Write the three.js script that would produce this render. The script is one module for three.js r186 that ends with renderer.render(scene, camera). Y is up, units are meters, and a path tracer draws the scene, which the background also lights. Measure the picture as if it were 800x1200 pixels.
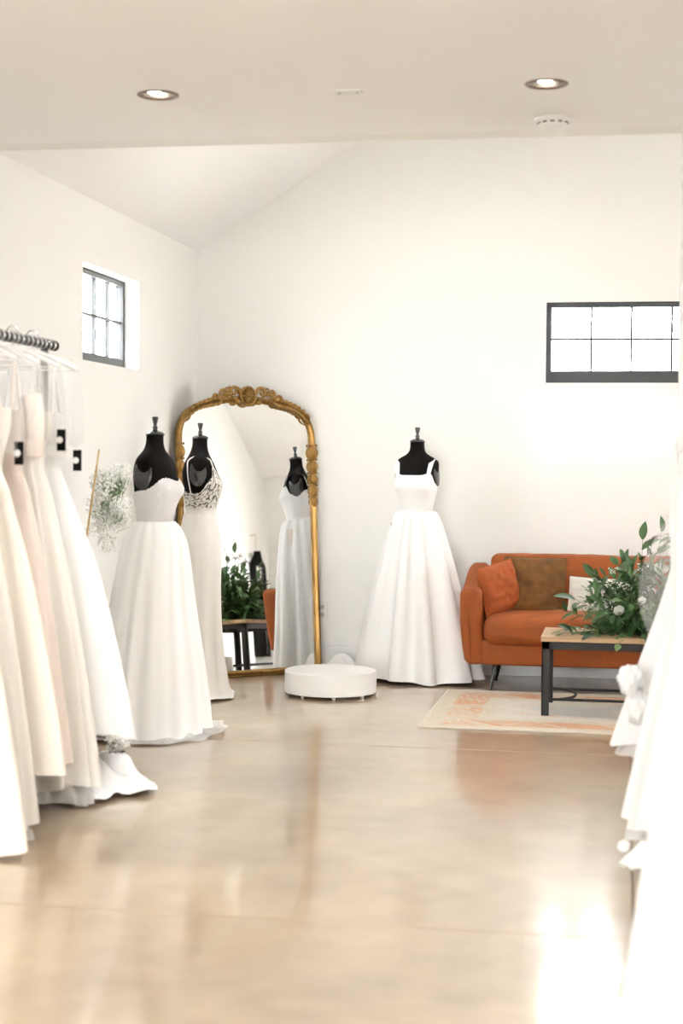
import * as THREE from 'three';
import { RoundedBoxGeometry } from 'three/addons/geometries/RoundedBoxGeometry.js';
import { mergeGeometries, mergeVertices } from 'three/addons/utils/BufferGeometryUtils.js';

// ---------------------------------------------------------------- camera, sky, exposure
const scene = new THREE.Scene();
const EYE = 1.38, FPX = 1900;
const camera = new THREE.PerspectiveCamera(2 * Math.atan(600 / FPX) * 180 / Math.PI, 800 / 1200, 0.1, 200);
{
  const F = new THREE.Vector3(331, 56.5, -FPX).normalize();              // world forward in camera axes, from the vanishing points
  const L = new THREE.Vector3(-10900, 151, -FPX); L.addScaledVector(F, -L.dot(F)).normalize();
  const X = L.clone().negate(), Z = F.clone().negate(), Y = new THREE.Vector3().crossVectors(Z, X);
  const m = new THREE.Matrix4().set(X.x, X.y, X.z, 0, Y.x, Y.y, Y.z, 0, Z.x, Z.y, Z.z, 0, 0, 0, 0, 1);
  camera.quaternion.setFromRotationMatrix(m);
  camera.position.set(0, EYE, 0);
}
camera.focus = 9.6;
camera.userData.fStop = 2.0;
const renderer = new THREE.WebGLRenderer({ antialias: true });
renderer.toneMapping = THREE.LinearToneMapping;
renderer.toneMappingExposure = 2.4;
renderer.shadowMap.enabled = true;
scene.background = new THREE.Color().setRGB(0.95, 0.975, 0.99);           // even bright overcast sky
scene.backgroundIntensity = 14;

// ---------------------------------------------------------------- helpers
let seed = 7;
const rnd = () => { seed = (seed * 1664525 + 1013904223) >>> 0; return seed / 4294967296; };
const rr = (a, b) => a + (b - a) * rnd();
const V = (x, y, z) => new THREE.Vector3(x, y, z);
const clamp = (x, a, b) => Math.min(b, Math.max(a, x));
const lerp = (a, b, t) => a + (b - a) * t;
const smooth = (a, b, x) => { const t = clamp((x - a) / (b - a), 0, 1); return t * t * (3 - 2 * t); };
const taken = {};
function numbered(n) { const k = taken[n] = (taken[n] ?? -1) + 1; return k ? n + '_' + String(k).padStart(3, '0') : n; }
function thing(name, label, category, pos = [0, 0, 0], turn = 0, group) {
  const o = new THREE.Group(); o.name = numbered(name); o.position.set(...pos); o.rotation.y = turn;
  o.userData = { label, category }; if (group) o.userData.group = group;
  scene.add(o); return o;
}
function part(name, geo, mat, parent, label) {
  const m = new THREE.Mesh(geo, mat); m.name = parent === scene ? numbered(name) : name; m.castShadow = m.receiveShadow = true;
  if (label) m.userData.label = label;
  parent.add(m); return m;
}
function solo(name, geo, mat, label, category, group) {
  const m = part(name, geo, mat, scene); m.userData = { label, category }; if (group) m.userData.group = group; return m;
}
function struct(name, geo, mat, label, category) {
  const m = part(name, geo, mat, scene); m.userData = { kind: 'structure', label, category }; return m;
}
const tr = (g, x, y, z) => g.translate(x, y, z);
function rbox(w, h, d, r = 0.004, seg = 2) { return new RoundedBoxGeometry(w, h, d, seg, Math.min(r, w / 2.01, h / 2.01, d / 2.01)); }
function box(x0, x1, y0, y1, z0, z1, r = 0) {
  const g = r ? rbox(x1 - x0, y1 - y0, z1 - z0, r) : new THREE.BoxGeometry(x1 - x0, y1 - y0, z1 - z0);
  return g.translate((x0 + x1) / 2, (y0 + y1) / 2, (z0 + z1) / 2);
}
function merge(list) { return mergeGeometries(list.map((g) => { const h = g.index ? g.toNonIndexed() : g; for (const k of Object.keys(h.attributes)) if (!['position', 'normal', 'uv'].includes(k)) h.deleteAttribute(k); return h; })); }
// grid surface: f(u, v) -> [x, y, z], u and v 0..1, u closed when wrap
function grid(nu, nv, f, uvs = [1, 1]) {
  const p = [], uv = [], idx = [];
  for (let j = 0; j <= nv; j++) for (let i = 0; i <= nu; i++) { p.push(...f(i / nu, j / nv)); uv.push(i / nu * uvs[0], j / nv * uvs[1]); }
  for (let j = 0; j < nv; j++) for (let i = 0; i < nu; i++) { const a = j * (nu + 1) + i, b = a + 1, c = a + nu + 1, d = c + 1; idx.push(a, b, d, a, d, c); }
  const g = new THREE.BufferGeometry();
  g.setAttribute('position', new THREE.Float32BufferAttribute(p, 3)); g.setAttribute('uv', new THREE.Float32BufferAttribute(uv, 2)); g.setIndex(idx);
  g.computeVertexNormals();
  return g;
}
// closed in u: the normals at the seam are joined
function ringGrid(nu, nv, f, uvs) {
  const g = grid(nu, nv, f, uvs), n = g.attributes.normal;
  for (let j = 0; j <= nv; j++) {
    const a = j * (nu + 1), b = a + nu, v = V(n.getX(a) + n.getX(b), n.getY(a) + n.getY(b), n.getZ(a) + n.getZ(b)).normalize();
    n.setXYZ(a, v.x, v.y, v.z); n.setXYZ(b, v.x, v.y, v.z);
  }
  return g;
}
function sweep(pts, r, radial = 8, seg = 24, flat = 1) {                 // tapered tube; r(t) or number; flat squashes one axis
  const c = new THREE.CatmullRomCurve3(pts), fr = c.computeFrenetFrames(seg, false), rf = typeof r === 'function' ? r : () => r;
  return grid(radial, seg, (u, v) => {
    const k = Math.round(v * seg), P = c.getPointAt(v), a = -u * 2 * Math.PI, R = Math.max(rf(v), 1e-4);
    P.addScaledVector(fr.normals[k], Math.cos(a) * R).addScaledVector(fr.binormals[k], Math.sin(a) * R * flat);
    return [P.x, P.y, P.z];
  });
}
function rod(a, b, r0, r1 = r0, n = 10) {
  const d = b.clone().sub(a), g = new THREE.CylinderGeometry(r1, r0, d.length(), n, 1);
  g.applyQuaternion(new THREE.Quaternion().setFromUnitVectors(V(0, 1, 0), d.clone().normalize()));
  return g.translate((a.x + b.x) / 2, (a.y + b.y) / 2, (a.z + b.z) / 2);
}
function softBox(w, h, d, r, n = 18, bulge) {
  const g0 = new THREE.BoxGeometry(w, h, d, n, n, n); g0.deleteAttribute('uv'); g0.deleteAttribute('normal');
  const g = mergeVertices(g0), p = g.attributes.position, v = V(0, 0, 0), q = V(0, 0, 0), hw = w / 2 - r, hh = h / 2 - r, hd = d / 2 - r;
  // spread grid lines towards the edges so that the round stays smooth
  const sp = (x, half, flatHalf) => { const t = x / half, s = Math.sign(t) * (1 - Math.pow(Math.max(0, 1 - Math.abs(t)), 1.5)); return s * half; };
  for (let i = 0; i < p.count; i++) {
    v.fromBufferAttribute(p, i); v.set(sp(v.x, w / 2), sp(v.y, h / 2), sp(v.z, d / 2));
    q.set(clamp(v.x, -hw, hw), clamp(v.y, -hh, hh), clamp(v.z, -hd, hd)); v.sub(q);
    if (v.lengthSq() > 0) v.normalize().multiplyScalar(r);
    v.add(q); if (bulge) bulge(v); p.setXYZ(i, v.x, v.y, v.z);
  }
  g.computeVertexNormals();
  const uv = []; for (let i = 0; i < p.count; i++) uv.push(p.getX(i) + p.getZ(i) * 0.5, p.getY(i) + p.getZ(i) * 0.5);
  g.setAttribute('uv', new THREE.Float32BufferAttribute(uv, 2));
  return g;
}
// smooth noise
const perm = new Uint8Array(512); { const a = [...Array(256).keys()]; for (let i = 255; i > 0; i--) { const j = Math.floor(rnd() * (i + 1)); [a[i], a[j]] = [a[j], a[i]]; } for (let i = 0; i < 512; i++) perm[i] = a[i & 255]; }
const h2 = (x, y) => perm[(perm[x & 255] + y) & 255] / 255;
function noise2(x, y, P = 256) {                                          // value noise, period P
  const xi = Math.floor(x), yi = Math.floor(y), fx = x - xi, fy = y - yi, s = (t) => t * t * (3 - 2 * t), w = (k) => ((k % P) + P) % P;
  const a = h2(w(xi), w(yi)), b = h2(w(xi + 1), w(yi)), c = h2(w(xi), w(yi + 1)), d = h2(w(xi + 1), w(yi + 1));
  return lerp(lerp(a, b, s(fx)), lerp(c, d, s(fx)), s(fy));
}
function fbm(x, y, P, oct = 4) { let s = 0, a = 0.5, t = 0; for (let k = 0; k < oct; k++) { s += a * noise2(x, y, P); t += a; x *= 2; y *= 2; P *= 2; a *= 0.5; } return s / t; }
function tex(w, h, f, srgb = true, repeat = [1, 1]) {
  const d = new Uint8Array(w * h * 4);
  for (let y = 0; y < h; y++) for (let x = 0; x < w; x++) { const c = f(x / w, y / h), k = (y * w + x) * 4; d[k] = clamp(c[0], 0, 1) * 255; d[k + 1] = clamp(c[1], 0, 1) * 255; d[k + 2] = clamp(c[2], 0, 1) * 255; d[k + 3] = 255; }
  const t = new THREE.DataTexture(d, w, h); t.magFilter = THREE.LinearFilter; t.minFilter = THREE.LinearMipmapLinearFilter; t.generateMipmaps = true;
  t.wrapS = t.wrapT = THREE.RepeatWrapping; t.repeat.set(...repeat); if (srgb) t.colorSpace = THREE.SRGBColorSpace; t.needsUpdate = true; return t;
}
const grey = (f) => (u, v) => { const g = f(u, v); return [g, g, g]; };
const lin = (r, g, b) => new THREE.Color().setRGB(r, g, b);
const std = (o) => new THREE.MeshStandardMaterial({ side: THREE.DoubleSide, ...o });
const phys = (o) => new THREE.MeshPhysicalMaterial({ side: THREE.DoubleSide, ...o });

// ---------------------------------------------------------------- materials
const plasterBump = tex(256, 256, grey((u, v) => fbm(u * 32, v * 32, 32, 3)), false, [1, 1]);
const M = {};
M.wall = std({ color: lin(0.87, 0.86, 0.835), roughness: 0.85, bumpMap: plasterBump, bumpScale: 0.0006 });
M.ceil = std({ color: lin(0.91, 0.905, 0.895), roughness: 0.9, bumpMap: plasterBump, bumpScale: 0.0006 });
M.trim = std({ color: lin(0.82, 0.82, 0.81), roughness: 0.45 });
M.frame = std({ color: lin(0.035, 0.037, 0.04), roughness: 0.4, metalness: 0.2 });
M.glass = phys({ color: 0xffffff, transmission: 1, thickness: 0, roughness: 0.0, ior: 1.5 });
M.black = phys({ color: lin(0.0065, 0.0055, 0.0052), roughness: 0.95, specularIntensity: 0.4 });
M.blackGloss = phys({ color: lin(0.007, 0.007, 0.007), roughness: 0.25, clearcoat: 0.6, clearcoatRoughness: 0.1 });
M.iron = std({ color: lin(0.03, 0.028, 0.026), roughness: 0.55, metalness: 0.5 });
M.chrome = std({ color: lin(0.5, 0.5, 0.5), roughness: 0.15, metalness: 1 });
M.white = std({ color: lin(0.84, 0.835, 0.82), roughness: 0.4 });
const goldTone = tex(128, 128, (u, v) => { const n = fbm(u * 10, v * 10, 10, 4); return [0.49 + 0.18 * n, 0.37 + 0.15 * n, 0.19 + 0.12 * n]; }, true, [4, 4]);
M.gold = std({ map: goldTone, roughness: 0.34, metalness: 0.9 });
M.mirror = std({ color: lin(0.93, 0.945, 0.945), roughness: 0.0, metalness: 1 });
const concreteCol = tex(1024, 1024, (u, v) => {
  const a = fbm(u * 6, v * 6, 6, 5), b = fbm(u * 40 + 3, v * 40, 40, 3), c = fbm(u * 16, v * 3 + 5, 16, 4), k = 0.725 + 0.26 * (a - 0.5) + 0.07 * (b - 0.5) + 0.10 * (c - 0.5);
  return [k * 0.905, k * (0.787 + 0.03 * (a - 0.5)), k * 0.648];
}, true, [1 / 4.1, 1 / 4.1]);
const concreteRough = tex(512, 512, grey((u, v) => 0.37 + 0.14 * (fbm(u * 8, v * 8, 8, 5) - 0.5)), false, [1 / 3.3, 1 / 3.3]);
M.concrete = phys({ map: concreteCol, roughness: 1, roughnessMap: concreteRough, clearcoat: 1, clearcoatRoughness: 0.11 });
M.joint = std({ color: lin(0.24, 0.17, 0.12), roughness: 0.9 });
const velvetN = tex(256, 256, grey((u, v) => 0.6 * fbm(u * 5, v * 5, 5, 4) + 0.4 * fbm(u * 64, v * 64, 64, 2)), false, [2, 2]);
const velvetTone = (r, g, b, s) => tex(256, 256, (u, v) => { const k = 1 + s * (fbm(u * 6 + 1, v * 6, 6, 5) - 0.5) + 0.1 * (fbm(u * 64, v * 64, 64, 2) - 0.5); return [r * k, g * k, b * k]; }, true, [1.6, 1.6]);
M.rust = phys({ map: velvetTone(0.585, 0.285, 0.08, 0.22), roughness: 0.75, sheen: 0.5, sheenColor: lin(0.5, 0.16, 0.04), sheenRoughness: 0.4, bumpMap: velvetN, bumpScale: 0.003 });
M.rustPillow = phys({ map: velvetTone(0.64, 0.305, 0.11, 0.26), roughness: 0.75, sheen: 0.8, sheenColor: lin(0.55, 0.22, 0.09), sheenRoughness: 0.4, bumpMap: velvetN, bumpScale: 0.004 });
M.bronze = phys({ map: velvetTone(0.42, 0.265, 0.065, 0.5), roughness: 0.7, sheen: 0.6, sheenColor: lin(0.35, 0.21, 0.06), sheenRoughness: 0.35, bumpMap: velvetN, bumpScale: 0.004 });
const weaveB = tex(256, 256, grey((u, v) => 0.5 + 0.25 * Math.sin(u * 128 * Math.PI) * Math.sin(v * 128 * Math.PI) + 0.3 * (fbm(u * 30, v * 30, 30, 2) - 0.5)), false, [3, 3]);
M.boucle = std({ color: lin(0.80, 0.77, 0.70), roughness: 0.95, bumpMap: weaveB, bumpScale: 0.006 });
const satinB = tex(256, 256, grey((u, v) => fbm(u * 3, v * 20, 20, 3)), false, [2, 2]);
const cloth = (r, g, b, o = {}) => phys({ color: lin(r, g, b), roughness: 0.62, sheen: 0.25, sheenColor: lin(1, 0.98, 0.95), sheenRoughness: 0.5, ...o });
M.satin = cloth(0.88, 0.875, 0.865, { roughness: 0.5 });
M.ivory = cloth(0.87, 0.845, 0.80);
M.cream = cloth(0.86, 0.80, 0.72);
M.blush = cloth(0.86, 0.765, 0.70);
M.pure = cloth(0.84, 0.84, 0.835);
M.lining = cloth(0.90, 0.895, 0.88);
const tulleA = tex(256, 256, grey((u, v) => 0.72 + 0.22 * (fbm(u * 24, v * 8, 24, 3) - 0.5) + 0.1 * (fbm(u * 128, v * 128, 128, 1) - 0.5)), false, [3, 1]);
M.tulle = phys({ color: lin(0.93, 0.93, 0.92), roughness: 0.9, transparent: true, opacity: 0.7, alphaMap: tulleA });
M.veil = phys({ color: lin(0.86, 0.865, 0.87), roughness: 0.9, transparent: true, opacity: 0.22 });
M.poly = phys({ color: lin(0.93, 0.94, 0.95), roughness: 0.25, transparent: true, opacity: 0.14, clearcoat: 0.4 });
M.nicheShade = cloth(0.77, 0.77, 0.77);  // white gown cloth greyed to carry the shade of the niche
M.socket = std({ color: lin(0.6, 0.59, 0.57), roughness: 0.5 });
M.paper = std({ color: lin(0.80, 0.775, 0.73), roughness: 0.8 });
M.paperPink = std({ color: lin(0.78, 0.70, 0.65), roughness: 0.8 });
const laceA = (() => {                                                     // corded lace: motifs of petals and scrolls on open net
  const N = 512, a = new Float32Array(N * N);
  const dot = (cx, cy, r, val = 1) => { const R = Math.ceil(r); for (let y = -R; y <= R; y++) for (let x = -R; x <= R; x++) if (x * x + y * y <= r * r) a[((Math.round(cy) + y + N) % N) * N + (Math.round(cx) + x + N) % N] = val; };
  for (let k = 0; k < N; k += 8) for (let j = 0; j < N; j++) { a[k * N + j] = Math.max(a[k * N + j], 0.7); a[j * N + k] = Math.max(a[j * N + k], 0.7); }
  for (let m = 0; m < 90; m++) {
    const cx = rnd() * N, cy = rnd() * N, R = rr(20, 42), n = 5 + Math.floor(rnd() * 3), ph = rnd() * 6;
    for (let t = 0; t < 6.283; t += 0.01) { const q = R * (0.55 + 0.45 * Math.abs(Math.cos(n * t / 2 + ph))); dot(cx + q * Math.cos(t), cy + q * Math.sin(t), 3.2); if (rnd() < 0.5) dot(cx + q * 0.45 * Math.cos(t), cy + q * 0.45 * Math.sin(t), 2.4); }
    dot(cx, cy, 6);
    for (let t = 0; t < 9; t += 0.02) dot(cx + R * 1.2 + (4 + t * 2.2) * Math.cos(t + ph), cy + (4 + t * 2.2) * Math.sin(t + ph), 2.6);
  }
  return tex(N, N, grey((u, v) => a[Math.floor(v * N) * N + Math.floor(u * N)]), false, [7, 3.4]);
})();
M.lace = phys({ color: lin(0.87, 0.84, 0.78), roughness: 0.8, transparent: true, alphaMap: laceA, bumpMap: laceA, bumpScale: 0.001 });
M.laceWhite = phys({ color: lin(0.87, 0.865, 0.86), roughness: 0.8, bumpMap: laceA, bumpScale: 0.0012 });
const woodT = tex(512, 128, (u, v) => { const g = fbm(u * 6, v * 60, 60, 4), s = fbm(u * 3 + 7, v * 9, 9, 3), k = 0.72 + 0.22 * (g - 0.5) + 0.2 * (s - 0.5); return [k, k * 0.82, k * 0.62]; }, true, [1, 1]);
M.wood = std({ map: woodT, roughness: 0.6 });
M.bamboo = std({ color: lin(0.60, 0.40, 0.16), roughness: 0.5 });
M.leaf = [lin(0.055, 0.125, 0.036), lin(0.085, 0.17, 0.052), lin(0.035, 0.085, 0.03), lin(0.17, 0.26, 0.10)].map((c) => phys({ color: c, roughness: 0.5, transmission: 0.0 }));
M.stem = std({ color: lin(0.09, 0.12, 0.04), roughness: 0.7 });
M.paleStem = std({ color: lin(0.26, 0.37, 0.20), roughness: 0.8 });
M.petal = std({ color: lin(0.85, 0.84, 0.78), roughness: 0.7 });
M.bloom = std({ color: lin(0.95, 0.95, 0.93), roughness: 0.9 });
M.cocoa = std({ color: lin(0.16, 0.09, 0.05), roughness: 0.8 });
M.bronzeTrim = std({ color: lin(0.16, 0.11, 0.085), roughness: 0.4, metalness: 0.7 });
M.canGrey = std({ color: lin(0.09, 0.08, 0.072), roughness: 0.35, metalness: 0.6 });
M.bulb = std({ color: 0xffffff, emissive: lin(1, 0.93, 0.82), emissiveIntensity: 12 });
M.neon = std({ color: 0xffffff, emissive: lin(0.96, 0.98, 1.0), emissiveIntensity: 1.6 });
M.lawn = std({ color: lin(0.68, 0.66, 0.62), roughness: 1 });
M.bark = std({ color: lin(0.22, 0.18, 0.14), roughness: 1 });

// ---------------------------------------------------------------- the room
const XL = -2.816, ZB = -10.53, CEIL = 2.769, ZP = -7.0, XR = 6.4, PLATE_R = 2.4, RIDGE_X = 1.508, RIDGE_Y = 5.58, XN = 1.0, XS = 0.221, ZREAR = 3.6;
// wall panel from a polygon [[u, y]...] with rectangular holes [u0, u1, y0, y1], extruded by thickness
function panel(poly, holes, thick) {
  const s = new THREE.Shape(poly.map(([u, y]) => new THREE.Vector2(u, y)));
  for (const [a, b, c, d] of holes) s.holes.push(new THREE.Path([[a, c], [b, c], [b, d], [a, d]].map(([u, y]) => new THREE.Vector2(u, y))));
  return new THREE.ExtrudeGeometry(s, { depth: thick, bevelEnabled: false });
}
const LW = [8.2, 9.2, 1.905, 2.42];                                        // side window: -z range, y range
const BW = [-0.505, 0.575, 1.897, 2.414];                                  // window in the gable wall
{
  const g = panel([[-ZREAR, -0.1], [-ZB, -0.1], [-ZB, CEIL], [-ZREAR, CEIL]], [LW], 0.16); g.rotateY(Math.PI / 2); g.translate(XL - 0.16, 0, 0);
  struct('wall_left', g, M.wall, 'white plaster side wall with small dark framed window', 'wall');
}
{
  const g = panel([[XL - 0.16, -0.1], [XR + 0.16, -0.1], [XR + 0.16, PLATE_R + 0.05], [RIDGE_X, RIDGE_Y + 0.12], [XL - 0.16, CEIL + 0.05]], [BW], 0.16); g.translate(0, 0, ZB - 0.16);
  struct('wall_back', g, M.wall, 'white gable wall behind the sofa and mirror', 'wall');
}
{
  const g = panel([[XS, -0.1], [XR, -0.1], [XR, PLATE_R], [RIDGE_X, RIDGE_Y], [XL, CEIL], [XS, CEIL]], [], 0.15); g.translate(0, 0, ZP);
  struct('wall_partition', g, M.wall, 'white gable partition facing the sofa', 'wall');
}
{
  const g = panel([[-ZP, -0.1], [-ZB, -0.1], [-ZB, PLATE_R + 0.1], [-ZP, PLATE_R + 0.1]], [[8.75, 10.3, 0.5, 2.2]], 0.16); g.rotateY(Math.PI / 2); g.translate(XR, 0, 0);
  struct('wall_right', g, M.wall, 'white wall with one window across from the mirror', 'wall');
}
struct('wall_niche', box(XN, XN + 0.15, -0.1, CEIL, ZP + 0.15, ZREAR), M.wall, 'white wall behind the right hand gown rail', 'wall');
struct('ceiling_soffit', box(XS, XN, 2.26, CEIL, ZP + 0.15, ZREAR), M.wall, 'white dropped soffit above the gown niche', 'ceiling');
{
  const g = panel([[XL - 0.16, -0.1], [XN + 0.15, -0.1], [XN + 0.15, CEIL], [XL - 0.16, CEIL]], [[-2.7, -0.5, 0.06, 2.68]], 0.16); g.translate(0, 0, ZREAR);
  struct('wall_rear', g, M.wall, 'white shop front wall with tall glazing', 'wall');
}
const DOWN = [[-1.766, -6.003], [-0.299, -6.021], ...[-4.2, -2.4, -0.6, 1.2].flatMap((z) => [[-1.766, z], [-0.299, z]])];
{
  const s = new THREE.Shape([[XL - 0.16, -ZREAR - 0.16], [XN + 0.15, -ZREAR - 0.16], [XN + 0.15, -ZP - 0.15], [XL - 0.16, -ZP - 0.15]].map(([x, y]) => new THREE.Vector2(x, y)));
  for (const [x, z] of DOWN) { const h = new THREE.Path(); h.absarc(x, -z, 0.068, 0, 2 * Math.PI, true); s.holes.push(h); }
  const g = new THREE.ExtrudeGeometry(s, { depth: 0.16, bevelEnabled: false, curveSegments: 40 }); g.rotateX(-Math.PI / 2); g.translate(0, CEIL, 0);
  struct('ceiling', g, M.ceil, 'flat white ceiling with recessed downlights', 'ceiling');
}
for (const [x0, y0, x1, y1] of [[XL - 0.16, CEIL - 0.16 * 0.65, RIDGE_X, RIDGE_Y], [RIDGE_X, RIDGE_Y, XR + 0.16, PLATE_R - 0.16 * 0.65]]) {
  const n = new THREE.Vector2(-(y1 - y0), x1 - x0).normalize().multiplyScalar(0.15);
  const s = new THREE.Shape([[x0, y0], [x1, y1], [x1 + n.x, y1 + n.y], [x0 + n.x, y0 + n.y]].map(([x, y]) => new THREE.Vector2(x, y)));
  const g = new THREE.ExtrudeGeometry(s, { depth: ZP + 0.2 - (ZB - 0.16), bevelEnabled: false }); g.translate(0, 0, ZB - 0.16);
  struct('ceiling_vault', g, M.ceil, x0 < 0 ? 'sloped white vault ceiling rising from the side wall' : 'sloped white vault ceiling across from the mirror', 'ceiling');
}
// polished concrete floor: a bed with slabs, saw cut joints left open between them
{
  const bed = struct('floor', box(XL - 0.3, XR + 0.3, -0.16, -0.012, ZB - 0.3, ZREAR + 0.3), M.joint, 'glossy tan polished concrete floor in large slabs', 'floor');
  const xs = [XL - 0.25, 0.047, 3.09, 6.13, XR + 0.25], zs = [ZB - 0.25, -7.75, -4.74, -1.7, 1.34, ZREAR + 0.25], gap = 0.0035;
  for (let i = 0; i < 4; i++) for (let j = 0; j < 5; j++) {
    const x0 = xs[i] + gap, x1 = xs[i + 1] - gap, z0 = zs[j] + gap, z1 = zs[j + 1] - gap, b = 0.0015;
    const s = new THREE.Shape([[x0 + b, -z1 + b], [x1 - b, -z1 + b], [x1 - b, -z0 - b], [x0 + b, -z0 - b]].map(([x, y]) => new THREE.Vector2(x, y)));
    const g = new THREE.ExtrudeGeometry(s, { depth: 0.02, bevelEnabled: true, bevelThickness: b, bevelSize: b, bevelSegments: 1 }); g.rotateX(-Math.PI / 2); g.translate(0, -0.02 - b, 0);
    part('floor_slab', g, M.concrete, bed);
  }
}
// baseboards
function board(name, x0, x1, z0, z1, label) { struct(name, box(x0, x1, 0, 0.165, z0, z1, 0.004), M.trim, label, 'baseboard'); }
board('baseboard_back', XL, XR, ZB, ZB + 0.016, 'tall white baseboard along the gable wall');
board('baseboard_left', XL, XL + 0.016, ZB + 0.016, ZREAR, 'tall white baseboard along the side wall');
board('baseboard_partition', XS, XR, ZP - 0.016, ZP, 'tall white baseboard along the partition');
board('baseboard_right', XR - 0.016, XR, ZB + 0.016, ZP - 0.016, 'tall white baseboard across from the mirror');

// windows: local axes u along the wall, y up, w outward; at(u, y, w) -> world box
function windowIn(name, label, put, [u0, u1, y0, y1], cols, rows, inset, bar = 0.03, bottom = 0.07) {
  const o = thing(name, label, 'window'); o.userData.kind = 'structure';
  const P = (n, a, b, c, d, e, f, m, r) => part(n, put(a, b, c, d, e, f, r), m, o);
  const w0 = inset, w1 = inset + 0.05;
  P('frame_side', u0, u0 + bar, y0, y1, w0, w1, M.frame, 0.003); P('frame_side', u1 - bar, u1, y0, y1, w0, w1, M.frame, 0.003);
  P('frame_head', u0 + bar, u1 - bar, y1 - bar, y1, w0, w1, M.frame, 0.003); P('frame_sill', u0 + bar, u1 - bar, y0, y0 + bottom, w0, w1, M.frame, 0.003);
  const a = u0 + bar, b = u1 - bar, c = y0 + bottom, d = y1 - bar, cw = (b - a) / cols, rh = (d - c) / rows, mb = 0.007;
  for (let i = 1; i < cols; i++) P('muntin', a + i * cw - mb, a + i * cw + mb, c, d, w0 + 0.012, w0 + 0.036, M.frame);
  for (let j = 1; j < rows; j++) for (let i = 0; i < cols; i++) P('muntin', a + i * cw + (i ? mb : 0), a + (i + 1) * cw - (i < cols - 1 ? mb : 0), c + j * rh - mb, c + j * rh + mb, w0 + 0.012, w0 + 0.036, M.frame);
  for (let i = 0; i < cols; i++) for (let j = 0; j < rows; j++) P('pane', a + i * cw + mb, a + (i + 1) * cw - mb, c + j * rh + mb * (j ? 1 : 0), c + (j + 1) * rh - mb * (j < rows - 1 ? 1 : 0), w0 + 0.022, w0 + 0.026, M.glass);
  return o;
}
const onBack = (a, b, c, d, e, f, r) => box(a, b, c, d, ZB - f, ZB - e, r);
const onLeft = (a, b, c, d, e, f, r) => box(XL - f, XL - e, c, d, -b, -a, r);
const onRight = (a, b, c, d, e, f, r) => box(XR + e, XR + f, c, d, -b, -a, r);
const onRear = (a, b, c, d, e, f, r) => box(a, b, c, d, ZREAR + e, ZREAR + f, r);
windowIn('window_1', 'small square dark framed window in the side wall above the gown forms', onLeft, LW, 4, 2, 0.085, 0.03, 0.06);
windowIn('window_2', 'wide dark framed transom window high above the sofa', onBack, BW, 4, 2, 0.02, 0.034, 0.078);
windowIn('window_3', 'dark framed window opposite the mirror', onRight, [8.75, 10.3, 0.5, 2.2], 3, 2, 0.05, 0.04, 0.04);
windowIn('window_4', 'tall shop front window beside the side wall', onRear, [-2.7, -0.5, 0.06, 2.68], 2, 3, 0.05, 0.05, 0.05);

// outside
{
  const o = struct('gravel_yard', new THREE.CircleGeometry(60, 48).rotateX(-Math.PI / 2).translate(0, -0.2, -3), M.lawn, 'pale gravel yard around the building', 'gravel');
}
{
  const leafG = new THREE.PlaneGeometry(0.16, 0.1), q = new THREE.Quaternion(), e = new THREE.Euler();
  const lm = phys({ color: lin(0.42, 0.50, 0.34), roughness: 0.7 });
  [[-1.5, -19, 6.5, 'slender tree with pale crown seen through the transom window'], [1.8, -17.5, 5.6, 'rounder tree with pale crown seen through the transom window'], [-10.5, -15, 5.8, 'leafy tree standing outside the side window']].forEach(([x, z, h, label]) => {
    const t = thing('garden_tree', label, 'tree', [x, -0.2, z], 0, 'trees outside the windows');
    part('trunk', sweep([V(0, 0, 0), V(0.06, h * 0.3, 0.03), V(-0.04, h * 0.6, 0), V(0.05, h * 0.9, 0.02)], (k) => 0.1 * (1 - 0.8 * k), 8, 16), M.bark, t);
    const N = 900, im = new THREE.InstancedMesh(leafG, lm, N), mm = new THREE.Matrix4();
    for (let i = 0; i < N; i++) { const a = rr(0, 6.283), b = Math.acos(rr(-1, 1)), R = 1.6 * Math.cbrt(rnd()); e.set(rr(0, 6), rr(0, 6), rr(0, 6)); mm.compose(V(R * Math.sin(b) * Math.cos(a), h * 0.68 + R * Math.cos(b) * 1.15, R * Math.sin(b) * Math.sin(a)), q.setFromEuler(e), V(1, 1, 1)); im.setMatrixAt(i, mm); }
    im.name = 'foliage'; im.userData.kind = 'stuff'; im.castShadow = im.receiveShadow = true; t.add(im);
  });
}

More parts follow.
